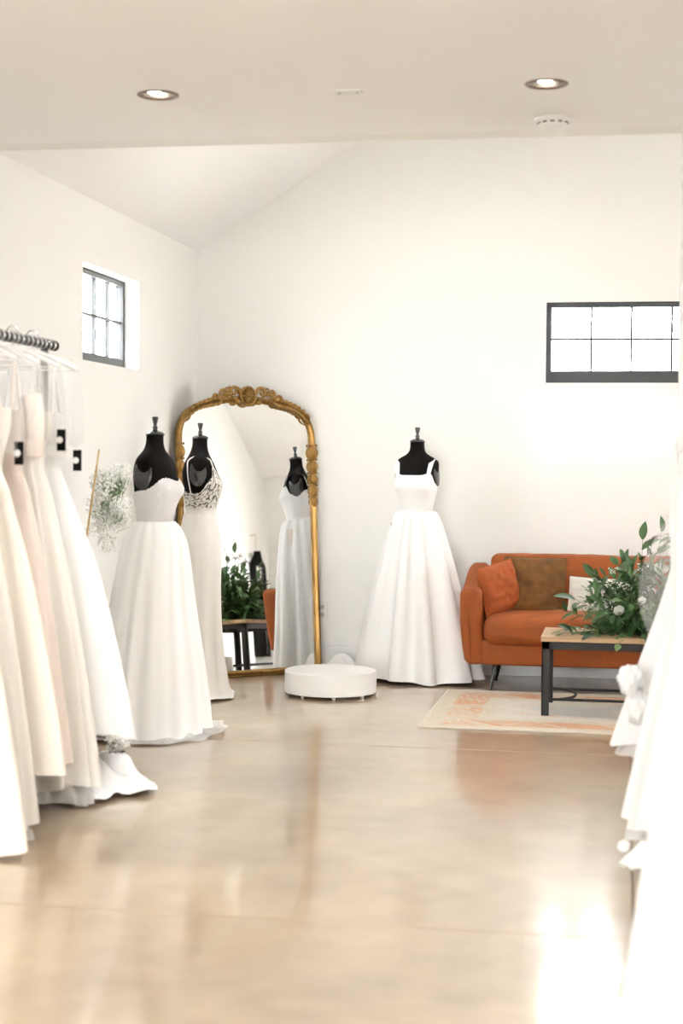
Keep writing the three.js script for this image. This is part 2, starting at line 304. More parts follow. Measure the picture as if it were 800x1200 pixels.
// ---------------------------------------------------------------- ceiling fittings
DOWN.forEach(([x, z], i) => {
  const o = thing('recessed_downlight', i > 1 ? `recessed downlight ${['second', 'third', 'fourth', 'fifth'][(i - 2) >> 1]} from the vault in the row nearer the ${i % 2 ? 'gown niche' : 'side wall'}` : i ? 'bright recessed downlight in the flat ceiling beside the smoke detector' : 'recessed downlight with tilted lamp in the flat ceiling, away from the smoke detector', 'downlight', [x, CEIL, z], 0, 'ceiling downlights');
  const L = (pts, n = 40) => new THREE.LatheGeometry(pts.map(([r, y]) => new THREE.Vector2(r, y)), n);
  part('trim_ring', L([[0.062, 0.002], [0.062, -0.002], [0.072, -0.006], [0.079, -0.0035], [0.08, 0.0]]), M.bronzeTrim, o);
  part('can', L([[0.0625, 0.0], [0.060, 0.05], [0.058, 0.11], [0.0, 0.112]]), M.canGrey, o);
  const lamp = part('lamp', L([[0.0, 0.0], [0.016, 0.0015], [0.026, 0.006], [0.029, 0.014], [0.024, 0.036], [0.014, 0.05], [0, 0.052]], 28), M.bulb, o);
  lamp.position.set(i ? -0.008 : -0.022, 0.002, 0.0); lamp.rotation.z = i ? -0.1 : -0.3;
  const s = new THREE.SpotLight(lin(1, 0.97, 0.925), 1.8, 0, 1.15, 0.6); s.position.set(-0.008, -0.012, 0.004); s.target.position.set(i ? -0.15 : -0.35, -2.7, -0.1); s.castShadow = true; s.shadow.radius = 1.8;
  o.add(s); o.add(s.target);
});
// added canister lamps, hidden high in the vault, to brighten the sofa end
for (const [x, z] of [[-0.75, -7.9], [-0.75, -9.1], [1.5, -7.9], [1.5, -9.1], [3.6, -7.9], [3.6, -9.1]]) {
  const y = Math.min(CEIL + 0.65 * (x - XL), PLATE_R + 0.65 * (XR - x)) - 0.05;
  const o = thing('added_vault_lamp', `added canister lamp hidden under the vault ${x < 0 ? 'above the mirror end' : x < 2 ? 'at the ridge' : 'above the window end'}, nearer the ${z < -8.5 ? 'gable wall' : 'partition'}`, 'added ceiling lamp', [x, y, z], 0, 'added canister lamps under the vault');
  const L = (pts, n = 28) => new THREE.LatheGeometry(pts.map(([r, q]) => new THREE.Vector2(r, q)), n);
  part('canister', L([[0, 0.04], [0.06, 0.04], [0.06, -0.12], [0.054, -0.12], [0.052, -0.05], [0, -0.045]]), M.white, o);
  part('lamp', L([[0, -0.098], [0.03, -0.096], [0.045, -0.088], [0.046, -0.07], [0, -0.06]]), M.bulb, o);
  const s = new THREE.SpotLight(lin(1, 0.955, 0.89), x < 0 ? 2.1 : x < 2 ? 0.9 : 0.6, 0, 1.2, 0.6); s.position.set(0, -0.105, 0); s.target.position.set(-0.1, -3, 0); s.castShadow = true; s.shadow.radius = 2; o.add(s); o.add(s.target);
}
{
  const o = thing('smoke_detector', 'round white smoke detector on the flat ceiling', 'smoke detector', [-0.301, CEIL, -6.63]);
  const L = (pts, n = 40) => new THREE.LatheGeometry(pts.map(([r, y]) => new THREE.Vector2(r, y)), n);
  part('base_ring', L([[0.0, 0.0], [0.074, 0.0], [0.076, -0.006], [0.072, -0.012], [0.0, -0.012]]), M.white, o);
  part('cover', L([[0.062, -0.012], [0.060, -0.026], [0.050, -0.034], [0.046, -0.032], [0.042, -0.036], [0.02, -0.042], [0.0, -0.043]]), M.white, o);
  for (let k = 0; k < 12; k++) { const a = k / 12 * 6.283; part('vent_slot', tr(rbox(0.018, 0.006, 0.004, 0.001), 0, -0.021, 0.0615).rotateY(a), M.canGrey, o); }
}
{
  const o = thing('ceiling_plate', 'small rectangular white cover plate between the two downlights', 'ceiling plate', [-1.038, CEIL, -6.045]);
  part('plate', rbox(0.105, 0.006, 0.075, 0.002).translate(0, -0.003, 0), M.white, o);
  for (const x of [-0.034, 0.034]) part('screw', new THREE.CylinderGeometry(0.004, 0.004, 0.003, 12).translate(x, -0.0066, 0), M.canGrey, o);
}
// white glowing script sign, washed out, on stand-offs
{
  const o = thing('neon_sign', 'glowing white scribbled tube sign on the gable wall below the transom window', 'sign', [0, 0, ZB]);
  const run = (x0, x1, loops, tall) => {
    const pts = []; const n = loops * 14;
    for (let i = 0; i <= n; i++) { const t = i / n, ph = t * loops * 2 * Math.PI, k = tall[Math.floor(t * loops * 0.999)] ?? 1; pts.push(V(lerp(x0, x1, t) + 0.018 * Math.sin(ph), 1.585 + 0.028 * k * (1 - Math.cos(ph)) - 0.01, 0.045 + 0.004 * Math.sin(ph * 0.5))); }
    part('glowing_tube', sweep(pts, 0.0065, 8, n * 2), M.neon, o);
  };
  run(-0.53, -0.31, 4, [1.7, 1, 1, 1]); run(-0.27, 0.05, 6, [1, 1.9, 1, 1, 1.8, 1]); run(0.09, 0.36, 5, [1, 1, 1.8, 1, 1]);
  for (const [x, y] of [[-0.535, 1.64], [-0.53, 1.575], [-0.03, 1.573], [0.2, 1.573]]) part('stand_off', rod(V(x, y, 0), V(x, y, 0.04), 0.004), M.chrome, o);
  for (const x of [-0.42, -0.11, 0.22]) { const p = new THREE.PointLight(lin(0.96, 0.98, 1), 0.02); p.position.set(x, 1.62, 0.075); p.castShadow = true; p.shadow.radius = 2; o.add(p); }
}
// wall outlet
{
  const o = thing('wall_outlet', 'white double socket plate on the wall beside the mirror', 'outlet', [-1.955, 0.389, ZB]);
  part('plate', rbox(0.075, 0.118, 0.007, 0.003).translate(0, 0, 0.0035), M.white, o);
  for (const y of [-0.026, 0.026]) { const s = part('socket', new THREE.CylinderGeometry(0.017, 0.017, 0.003, 20).rotateX(Math.PI / 2).translate(0, y, 0.0085), M.socket, o); for (const x of [-0.006, 0.006]) part('slot', rbox(0.003, 0.009, 0.002, 0.0005).translate(x, y + 0.003, 0.0097), M.black, s); }
}

// ---------------------------------------------------------------- gilded arch mirror leaning across the corner
{
  const W = 1.01, ang = 41 * Math.PI / 180, lean = 4.3 * Math.PI / 180, u = V(Math.cos(ang), 0, -Math.sin(ang));
  const P0 = V(-2.159, 0, -10.308).addScaledVector(u, -0.26).add(V(Math.sin(ang), 0, Math.cos(ang)).multiplyScalar(0.05));
  const o = thing('floor_mirror', 'tall arched floor mirror with gilded carved frame leaning in the corner', 'mirror', [P0.x, 0.0, P0.z]);
  o.rotation.set(-lean, ang, 0, 'YXZ');
  // half outline of the glass opening's middle line
  const half = [[0.482, 1.50], [0.478, 1.565], [0.458, 1.63], [0.415, 1.685], [0.35, 1.722], [0.26, 1.748], [0.16, 1.768], [0.07, 1.778], [0, 1.78]];
  const top = new THREE.CatmullRomCurve3([...half.map(([x, y]) => V(-x, y, 0)), ...half.slice(0, -1).reverse().map(([x, y]) => V(x, y, 0))]).getPoints(80);
  const path = [V(-0.482, 0.022, 0), ...Array.from({ length: 12 }, (_, k) => V(-0.482, 0.022 + (k + 1) / 13 * 1.478, 0)), ...top, ...Array.from({ length: 12 }, (_, k) => V(0.482, 1.5 - (k + 1) / 13 * 1.478, 0)), V(0.482, 0.022, 0)];
  // moulding profile: across (outward +) and depth
  const prof = [[-0.021, 0.000], [-0.021, 0.012], [-0.015, 0.017], [-0.009, 0.016], [-0.002, 0.026], [0.008, 0.030], [0.016, 0.024], [0.021, 0.012], [0.022, -0.012], [-0.021, -0.012], [-0.021, 0.0]];
  const n = path.length, out = path.map((p, i) => { const a = path[Math.max(0, i - 1)], b = path[Math.min(n - 1, i + 1)], t = b.clone().sub(a).normalize(); return V(-t.y, t.x, 0); });
  part('frame', grid(prof.length - 1, n - 1, (a, b) => { const i = Math.round(b * (n - 1)), q = prof[Math.round(a * (prof.length - 1))]; return [path[i].x + out[i].x * q[0], path[i].y + out[i].y * q[0], q[1]]; }, [0.12, 4]), M.gold, o, 'aged gold moulding');
  part('bottom_rail', new THREE.ExtrudeGeometry(new THREE.Shape(prof.map(([a, b]) => new THREE.Vector2(-b, a))), { depth: W - 0.002, bevelEnabled: false }).rotateY(Math.PI / 2).translate(-W / 2 + 0.001, 0.022, 0), M.gold, o);
  const inner = new THREE.Shape(path.map((p, i) => new THREE.Vector2(p.x - out[i].x * 0.016, p.y - out[i].y * 0.016)));
  part('glass', new THREE.ExtrudeGeometry(inner, { depth: 0.005, bevelEnabled: false }).translate(0, 0, -0.002), M.mirror, o, 'clear silvered glass');
  part('backing', new THREE.ExtrudeGeometry(inner, { depth: 0.008, bevelEnabled: false }).translate(0, 0, -0.0105), M.cocoa, o);
  // rosette
  const rose = new THREE.Group();
  const rs = part('rosette', new THREE.LatheGeometry([[0, -0.006], [0.03, -0.004], [0.048, 0.006], [0.060, 0.008], [0.060, -0.02], [0, -0.02]].map(([r, y]) => new THREE.Vector2(r, y)), 40).rotateX(Math.PI / 2).scale(0.92, 1.1, 1).translate(0, 1.795, 0.036), M.gold, o);
  part('rim', new THREE.TorusGeometry(0.054, 0.007, 10, 48).scale(0.92, 1.1, 1).translate(0, 1.795, 0.047), M.gold, rs);
  for (let k = 0; k < 12; k++) { const a = k / 12 * 6.283; part('petal', new THREE.SphereGeometry(1, 10, 8).scale(0.0070, 0.020, 0.012).translate(0, 0.027, 0).rotateZ(a).scale(0.92, 1.1, 1).translate(0, 1.795, 0.049), M.gold, rs); }
  part('centre_bead', new THREE.SphereGeometry(0.010, 14, 10).translate(0, 1.795, 0.052), M.gold, rs);
  // acanthus scrolls either side, following the arch
  const arch = (x) => { for (let i = 1; i < top.length; i++) if (top[i].x >= x) { const a = top[i - 1], b = top[i], t = (x - a.x) / (b.x - a.x || 1); return lerp(a.y, b.y, t); } return 1.78; };
  const curl = (cx, cy, r0, turns, a0, dir, w) => { const p = []; for (let i = 0; i <= 22; i++) { const t = i / 22, a = a0 + dir * t * turns * 6.283, r = r0 * (1 - 0.78 * t); p.push(V(cx + r * Math.cos(a), cy + r * Math.sin(a), 0.036 + 0.012 * t)); } return sweep(p, (t) => w * (0.55 + 0.6 * Math.sin(Math.PI * Math.min(1, t * 0.85 + 0.12))), 8, 34); };
  const leaf = (x0, y0, x1, y1, bend, w) => { const d = V(x1 - x0, y1 - y0, 0), nn = V(-d.y, d.x, 0), p = []; for (let i = 0; i <= 6; i++) { const t = i / 6; p.push(V(x0 + d.x * t + nn.x * bend * Math.sin(Math.PI * t), y0 + d.y * t + nn.y * bend * Math.sin(Math.PI * t), 0.03 + 0.016 * Math.sin(Math.PI * t))); } return sweep(p, (t) => w * Math.pow(Math.sin(Math.PI * clamp(t * 0.9 + 0.06, 0, 1)), 0.8), 8, 16, 0.75); };
  for (const s of [-1, 1]) {
    const A = (x, dy) => [s * x, arch(s * x) + dy];
    const put = (name, g) => part(name, g, M.gold, o);
    { const [x, y] = A(0.098, 0.048); put('scroll', curl(x, y, 0.034, 1.3, s > 0 ? 3.6 : -0.46, s > 0 ? -1 : 1, 0.010)); }
    { const [x, y] = A(0.172, 0.045); put('scroll', curl(x, y, 0.031, 1.4, s > 0 ? 4.4 : -1.26, s > 0 ? 1 : -1, 0.009)); }
    { const [x, y] = A(0.142, 0.062); put('scroll', curl(x, y, 0.017, 1.2, s > 0 ? 0.4 : 2.74, s > 0 ? 1 : -1, 0.006)); }
    { const [x, y] = A(0.232, 0.030); put('scroll', curl(x, y, 0.022, 1.2, s > 0 ? 3.4 : -0.26, s > 0 ? -1 : 1, 0.0075)); }
    { const [a, b] = A(0.05, -0.022), [c, d] = A(0.10, 0.0); put('acanthus_leaf', leaf(a, b, c, d, -s * 0.2, 0.016)); }
    { const [a, b] = A(0.06, 0.005), [c, d] = A(0.105, 0.085); put('acanthus_leaf', leaf(a, b, c, d, s * 0.25, 0.012)); }
    { const [a, b] = A(0.10, 0.012), [c, d] = A(0.20, 0.022); put('acanthus_leaf', leaf(a, b, c, d, s * 0.25, 0.015)); }
    { const [a, b] = A(0.165, 0.02), [c, d] = A(0.128, 0.092); put('acanthus_leaf', leaf(a, b, c, d, s * 0.3, 0.009)); }
    for (let k = 0; k < 8; k++) {                                          // leaf sprays running down the shoulder
      const x = 0.19 + k * 0.031, w = 0.0165 - k * 0.0011;
      { const [a, b] = A(x, 0.004), [c, d] = A(x + 0.048, 0.026 - k * 0.002); put('acanthus_leaf', leaf(a, b, c, d, s * 0.16, w)); }
      { const [a, b] = A(x, 0.004), [c, d] = A(x + 0.052, -0.016 + k * 0.001); put('acanthus_leaf', leaf(a, b, c, d, -s * 0.14, w * 0.85)); }
    }
    // husk chain down each side
    let y = 1.485;
    for (let k = 0; k < 5; k++) {
      const hgt = 0.096 - k * 0.007, wid = 0.033 - k * 0.0028;
      const pod = part('husk', ringGrid(40, 12, (a, b) => { const t = b, q = a * 6.283, r = Math.pow(Math.sin(Math.PI * clamp(0.05 + 0.9 * t, 0, 1)), 0.7) * (0.80 + 0.30 * Math.pow(Math.abs(Math.cos(2.5 * q)), 0.7)); return [s * 0.482 + wid * r * Math.sin(q), y - hgt * t, 0.018 + 0.024 * r * Math.cos(q)]; }), M.gold, o);
      for (const b of [-1, 1]) part('bead', new THREE.SphereGeometry(0.008, 10, 8).translate(s * 0.482 + b * wid * 0.62, y + 0.001, 0.03), M.gold, pod);
      y -= hgt * 0.98;
    }
  }
}

// ---------------------------------------------------------------- dress forms
const BODY = [[0.78, 0.150, 0.115, 0.135], [0.90, 0.150, 0.118, 0.138], [1.00, 0.116, 0.097, 0.102], [1.07, 0.096, 0.086, 0.080], [1.13, 0.106, 0.096, 0.084], [1.20, 0.123, 0.113, 0.094], [1.25, 0.130, 0.116, 0.100], [1.30, 0.135, 0.104, 0.103], [1.35, 0.141, 0.085, 0.094], [1.385, 0.137, 0.068, 0.080], [1.405, 0.112, 0.058, 0.068], [1.425, 0.074, 0.050, 0.058], [1.445, 0.053, 0.045, 0.051], [1.47, 0.046, 0.042, 0.046], [1.505, 0.045, 0.042, 0.045]];
function body(y) {
  if (y <= BODY[0][0]) return BODY[0].slice(1);
  for (let i = 1; i < BODY.length; i++) if (y <= BODY[i][0]) {
    const p0 = BODY[Math.max(0, i - 2)], p1 = BODY[i - 1], p2 = BODY[i], p3 = BODY[Math.min(BODY.length - 1, i + 1)], t = (y - p1[0]) / (p2[0] - p1[0]);
    return [1, 2, 3].map((k) => { const m1 = (p2[k] - p0[k]) / (p2[0] - p0[0]) * (p2[0] - p1[0]), m2 = (p3[k] - p1[k]) / (p3[0] - p1[0] || 1) * (p2[0] - p1[0]), t2 = t * t, t3 = t2 * t; return (2 * t3 - 3 * t2 + 1) * p1[k] + (t3 - 2 * t2 + t) * m1 + (-2 * t3 + 3 * t2) * p2[k] + (t3 - t2) * m2; });
  }
  return BODY[BODY.length - 1].slice(1);
}
const wrapA = (a) => a - 2 * Math.PI * Math.round(a / (2 * Math.PI));
function skin(th0, y, off = 0) {
  const th = wrapA(th0);                                            // th 0 = front (+z), off = distance outside the body
  const [rx, zf, zb] = body(y), s = Math.sin(th), c = Math.cos(th);
  const bust = 0.024 * Math.exp(-(((y - 1.225) / 0.045) ** 2)) * (Math.exp(-(((th - 0.62) / 0.38) ** 2)) + Math.exp(-(((th + 0.62) / 0.38) ** 2)));
  const k = 1 + bust / 0.12;
  return [(rx * k + off) * s, y, ((c > 0 ? zf : zb) * k + off) * c];
}
function dressForm(label, pos, turn) {
  const o = thing('dress_form', label, 'dress form', pos, turn, 'black dress forms');
  part('torso', ringGrid(64, 60, (u, v) => skin(-u * 2 * Math.PI, lerp(0.80, 1.505, v)), [4, 4]), M.black, o);
  for (const s of [-1, 1]) {                                               // oval plates closing the arm openings
    const g = new THREE.CylinderGeometry(1, 1, 1, 36).scale(0.052, 0.008, 0.082).rotateX(Math.PI / 2).rotateY(Math.PI / 2 * 1).rotateZ(s * 0.12).translate(s * 0.138, 1.308, -0.006);
    part('arm_plate', new THREE.SphereGeometry(1, 28, 16).scale(0.010, 0.080, 0.050).rotateZ(s * 0.10).translate(s * 0.128, 1.308, -0.006), M.blackGloss, o);
  }
  const L = (pts, n = 32) => new THREE.LatheGeometry(pts.map(([r, y]) => new THREE.Vector2(r, y)), n);
  part('neck_cap', L([[0, 1.503], [0.046, 1.503], [0.049, 1.507], [0.047, 1.513], [0.034, 1.522], [0.014, 1.527], [0, 1.527]]), M.blackGloss, o, 'glossy neck plate');
  part('finial', L([[0, 1.525], [0.013, 1.525], [0.014, 1.530], [0.010, 1.534], [0.014, 1.540], [0.013, 1.546], [0.0085, 1.550], [0.0095, 1.560], [0.014, 1.578], [0.0165, 1.592], [0.0155, 1.597], [0, 1.598]]), M.blackGloss, o, 'turned glossy finial');
  part('pole', new THREE.CylinderGeometry(0.016, 0.016, 0.80, 16).translate(0, 0.41, 0), M.blackGloss, o);
  const base = part('base', L([[0, 0.03], [0.05, 0.028], [0.12, 0.014], [0.15, 0.006], [0.15, 0.0], [0, 0.0]], 36), M.blackGloss, o);
  return o;
}
// gown pieces ---------------------------------------------------------------
function foldFn(list, ph) { return (a) => { let s = 0; for (const [n, amp, p] of list) s += amp * Math.cos(n * a + p + ph); return s; }; }
function makeFolds(count, sd) { seed = sd; const l = []; for (let k = 0; k < 5; k++) l.push([Math.round(count * rr(0.6, 1.6)), rr(0.15, 0.4), rr(0, 6.28)]); return l; }
// rows: [t, y, rx, rz, cx, cz]; folds deepen with depth(t)
function skirt(rows, { folds = 12, sd = 1, depth = 0.05, d0 = 0.15, hem = 0.01, nu = 180, nv = 56, sharp = 0.75, drift = 0.5, off = 0 } = {}) {
  const l = makeFolds(folds, sd), hemP = rr(0, 6);
  const at = (t) => { let i = 1; while (i < rows.length - 1 && t > rows[i][0]) i++; const p0 = rows[Math.max(0, i - 2)], p1 = rows[i - 1], p2 = rows[i], p3 = rows[Math.min(rows.length - 1, i + 1)], k = clamp((t - p1[0]) / (p2[0] - p1[0]), 0, 1), h = p2[0] - p1[0];
    return [1, 2, 3, 4, 5].map((c) => { const m1 = (p2[c] - p0[c]) / (p2[0] - p0[0] || 1) * h, m2 = (p3[c] - p1[c]) / (p3[0] - p1[0] || 1) * h, k2 = k * k, k3 = k2 * k; return (2 * k3 - 3 * k2 + 1) * p1[c] + (k3 - 2 * k2 + k) * m1 + (-2 * k3 + 3 * k2) * p2[c] + (k3 - k2) * m2; }); };
  const len = Math.abs(rows[0][1] - rows[rows.length - 1][1]) + 0.2, circ = 2.5;
  return ringGrid(nu, nv, (u, v) => {
    const a = -u * 2 * Math.PI, [y, rx, rz, cx, cz] = at(v);
    let f = foldFn(l, drift * v)(a); f = Math.sign(f) * Math.pow(Math.abs(f), sharp);
    const k = lerp(d0, 1, smooth(0, 1, v)) * depth * f + off, q = 1 + k / Math.max(0.05, (rx + rz) / 2);
    const yy = y + (v > 0.8 ? hem * smooth(0.8, 1, v) * (Math.cos(3 * a + hemP) + 0.5 * Math.cos(7 * a)) : 0);
    return [cx + rx * q * Math.sin(a), Math.max(0.004 + 0.004 * (1 + Math.cos(9 * a)), yy), cz + rz * q * Math.cos(a)];
  }, [circ, len]);
}
function bodice(y0, topFn, off = 0.006, nv = 26) { return ringGrid(96, nv, (u, v) => { const a = wrapA(-u * 2 * Math.PI), yt = topFn(a); return skin(a, lerp(y0, yt, v), off + 0.001 * Math.sin(a * 9)); }, [1.2, 0.5]); }
function strap(side, xf, yf, xb, yb, w) {                                  // flat strap over the shoulder following the body
  const P = [], sh = 1.392;
  const zAt = (x, y, fr) => { const [rx, zf, zb] = body(y), q = Math.sqrt(Math.max(0.02, 1 - (x / rx) ** 2)); return (fr ? zf : -zb) * q; };
  for (let k = 0; k <= 5; k++) { const y = lerp(yf, 1.372, k / 5), x = lerp(xf, 0.112, k / 5); P.push(V(side * x, y, zAt(x, y, true) + 0.008)); }
  P.push(V(side * 0.112, 1.398, 0.016)); P.push(V(side * 0.110, 1.400, -0.016));
  for (let k = 5; k >= 0; k--) { const y = lerp(yb, 1.372, k / 5), x = lerp(xb, 0.110, k / 5); P.push(V(side * x, y, zAt(x, y, false) - 0.008)); }
  const c = new THREE.CatmullRomCurve3(P);
  return grid(4, 48, (u, v) => { const p = c.getPointAt(v); return [p.x + (u - 0.5) * w, p.y - 0.12 * (u - 0.5) * w * side, p.z]; }, [w, 0.4]);
}
function paperTag(parent, x, y, z, turn, w, h, mat, label) {
  const t = part('paper_tag', rbox(w, h, 0.002, 0.0008).translate(0, -h / 2, 0), mat, parent, label); t.position.set(x, y, z); t.rotation.set(0, turn, 0);
  part('cord', rod(V(0, 0, 0), V(0, 0.05, -0.004), 0.0008, 0.0008, 5), M.paper, t); return t;
}

// form and gown beside the sofa: square neck satin ball gown with a train
{
  const pos = [-1.28, 0, -10.12], turn = -0.22;
  dressForm('black dress form in the square neck satin gown beside the sofa', pos, turn);
  const g = thing('wedding_gown', 'white satin square neck ball gown on dress form beside the rust sofa', 'gown', pos, turn, 'gowns on dress forms');
  const top = (a) => { const q = Math.abs(a); return 1.298 + 0.012 * smooth(0.4, 0.85, q) - 0.065 * smooth(0.85, 1.35, q) + 0.03 * smooth(1.8, 2.3, q); };
  part('bodice', bodice(1.06, top, 0.007), M.satin, g);
  for (const s of [-1, 1]) part('strap', strap(s, 0.098, 1.292, 0.085, 1.275, 0.030), M.satin, g);
  part('skirt', skirt([[0, 1.075, 0.102, 0.092, 0, 0], [0.06, 1.05, 0.130, 0.118, 0, 0], [0.15, 0.96, 0.165, 0.14, 0, 0], [0.45, 0.65, 0.25, 0.185, 0, -0.01], [0.8, 0.24, 0.345, 0.225, 0.005, -0.02], [1, 0.02, 0.395, 0.25, 0.01, -0.02]], { folds: 10, sd: 21, depth: 0.048, d0: 0.3, hem: 0.008, nu: 240, nv: 64 }), M.satin, g);
  // train gathered on the floor towards the mirror
  part('train', grid(70, 30, (u, v) => { const x = -0.30 - 0.50 * u, w = 0.15 * (1 - 0.5 * u), z = -0.09 + (v - 0.5) * 2 * w - 0.06 * u; const e = Math.sin(Math.PI * clamp(v, 0, 1)); return [x + 0.02 * Math.sin(v * 9), 0.006 + e * (0.11 * Math.exp(-(((u - 0.50) / 0.17) ** 2)) + 0.035 * (1 - u) + 0.03 * Math.exp(-(((u - 0.05) / 0.2) ** 2)) + 0.012 * Math.sin(v * 14 + u * 7)) + 0.004 * e * Math.sin(u * 30 + v * 8), z]; }, [0.5, 0.4]), M.satin, g);
  paperTag(g, -0.155, 1.0, 0.03, -1.35, 0.085, 0.125, M.paperPink, 'pale pink paper tag');
}
// strapless tulle gown nearest the side window
{
  const pos = [-2.33, 0, -7.90], turn = 1.42;
  dressForm('black dress form in the strapless tulle gown', pos, turn);
  const g = thing('wedding_gown', 'strapless white tulle ball gown with lace bodice on dress form', 'gown', pos, turn, 'gowns on dress forms');
  const top = (a) => { const q = Math.abs(a); return 1.272 + 0.018 * Math.exp(-(((q - 0.6) / 0.4) ** 2)) - 0.045 * smooth(0.7, 1.6, q) - 0.03 * smooth(1.6, 3.1, q) + 0.003 * Math.sin(a * 40); };
  part('bodice', bodice(1.05, top, 0.009), M.laceWhite, g, 'lace bodice');
  const rows = [[0, 1.07, 0.108, 0.098, 0, 0], [0.05, 1.045, 0.130, 0.125, 0, 0], [0.15, 0.95, 0.17, 0.165, 0, 0], [0.45, 0.64, 0.25, 0.21, 0, -0.01], [0.8, 0.22, 0.34, 0.275, 0, -0.015], [0.93, 0.02, 0.37, 0.30, 0, -0.02], [1, 0.012, 0.42, 0.34, 0.0, -0.02]];
  part('tulle_skirt', skirt(rows.slice(0, -1).map(([t, y, a, b, c, d]) => [t / 0.93, y, a, b, c, d]), { folds: 13, sd: 33, depth: 0.018, d0: 0.25, hem: 0.008, nu: 320, sharp: 1 }), M.lining, g);
  part('sheer_hem', skirt([[0, 0.16, 0.28, 0.215, 0, -0.016], [0.5, 0.06, 0.31, 0.245, 0, -0.018], [0.75, 0.016, 0.375, 0.305, 0, -0.02], [1, 0.012, 0.45, 0.375, 0, -0.02]], { folds: 10, sd: 35, depth: 0.024, d0: 0.2, hem: 0.012, nu: 300, sharp: 1 }), M.tulle, g);
  paperTag(g, 0.175, 0.94, 0.0, 1.45, 0.085, 0.14, M.paper, 'cream paper tag');
}
// lace bodice sheath gown in front of the mirror
{
  const pos = [-2.43, 0, -9.16], turn = 1.78;
  dressForm('black dress form in the lace bodice sheath gown by the mirror', pos, turn);
  const g = thing('wedding_gown', 'ivory sheath gown with sheer lace bodice on dress form before the mirror', 'gown', pos, turn, 'gowns on dress forms');
  const top = (a) => { const q = Math.abs(a); return q < 0.25 ? 1.235 + 0.1 * q : q < 0.95 ? lerp(1.26, 1.345, smooth(0.25, 0.62, q)) - 0.07 * smooth(0.66, 0.95, q) : q < 2.4 ? lerp(1.275, 1.19, smooth(0.95, 1.6, q)) : 1.20; };
  part('lace_bodice', bodice(1.09, top, 0.008), M.lace, g, 'ivory open lace');
  part('waist_lining', bodice(1.045, () => 1.105, 0.007, 6), M.ivory, g);
  part('bodice_seam', sweep([V(...skin(1.35, 1.10, 0.011)), V(...skin(1.35, 1.15, 0.011)), V(...skin(1.35, 1.2, 0.011))], 0.0022, 6, 10), M.ivory, g);
  for (const s of [-1, 1]) { const P = []; for (let k = 0; k <= 4; k++) { const q = skin(s * 0.62, lerp(1.335, 1.38, k / 4), 0.008); P.push(V(...q)); } P.push(V(s * 0.1, 1.404, 0)); for (let k = 4; k >= 0; k--) P.push(V(...skin(s * lerp(2.05, 2.3, k / 4), lerp(1.19, 1.38, k / 4), 0.009))); part('strap', sweep(P, 0.0038, 8, 50), M.ivory, g); }
  part('skirt', skirt([[0, 1.07, 0.102, 0.092, 0, 0], [0.08, 1.0, 0.123, 0.110, 0, 0], [0.18, 0.9, 0.158, 0.135, 0, -0.005], [0.45, 0.62, 0.165, 0.140, 0, -0.01], [0.75, 0.3, 0.19, 0.165, 0, -0.02], [0.93, 0.05, 0.24, 0.205, 0, -0.02], [1, 0.012, 0.265, 0.225, 0.01, -0.01]], { folds: 7, sd: 52, depth: 0.022, d0: 0.05, hem: 0.006 }), M.ivory, g);
  paperTag(g, 0.165, 0.925, 0.02, 1.4, 0.075, 0.14, M.paper, 'cream paper tag');
}
// round riser
{
  const o = thing('round_platform', 'low round white fitting platform on small feet before the mirror', 'platform', [-1.695, 0, -9.42]);
  const L = (pts, n = 72) => new THREE.LatheGeometry(pts.map(([r, y]) => new THREE.Vector2(r, y)), n);
  part('drum', L([[0, 0.018], [0.268, 0.018], [0.272, 0.022], [0.272, 0.142], [0.268, 0.146], [0.0, 0.146]]), M.white, o);
  for (let k = 0; k < 8; k++) { const a = k / 8 * 6.283 + 0.25; part('foot', new THREE.CylinderGeometry(0.012, 0.010, 0.019, 12).translate(0.245 * Math.sin(a), 0.0095, 0.245 * Math.cos(a)), M.white, o); }
}

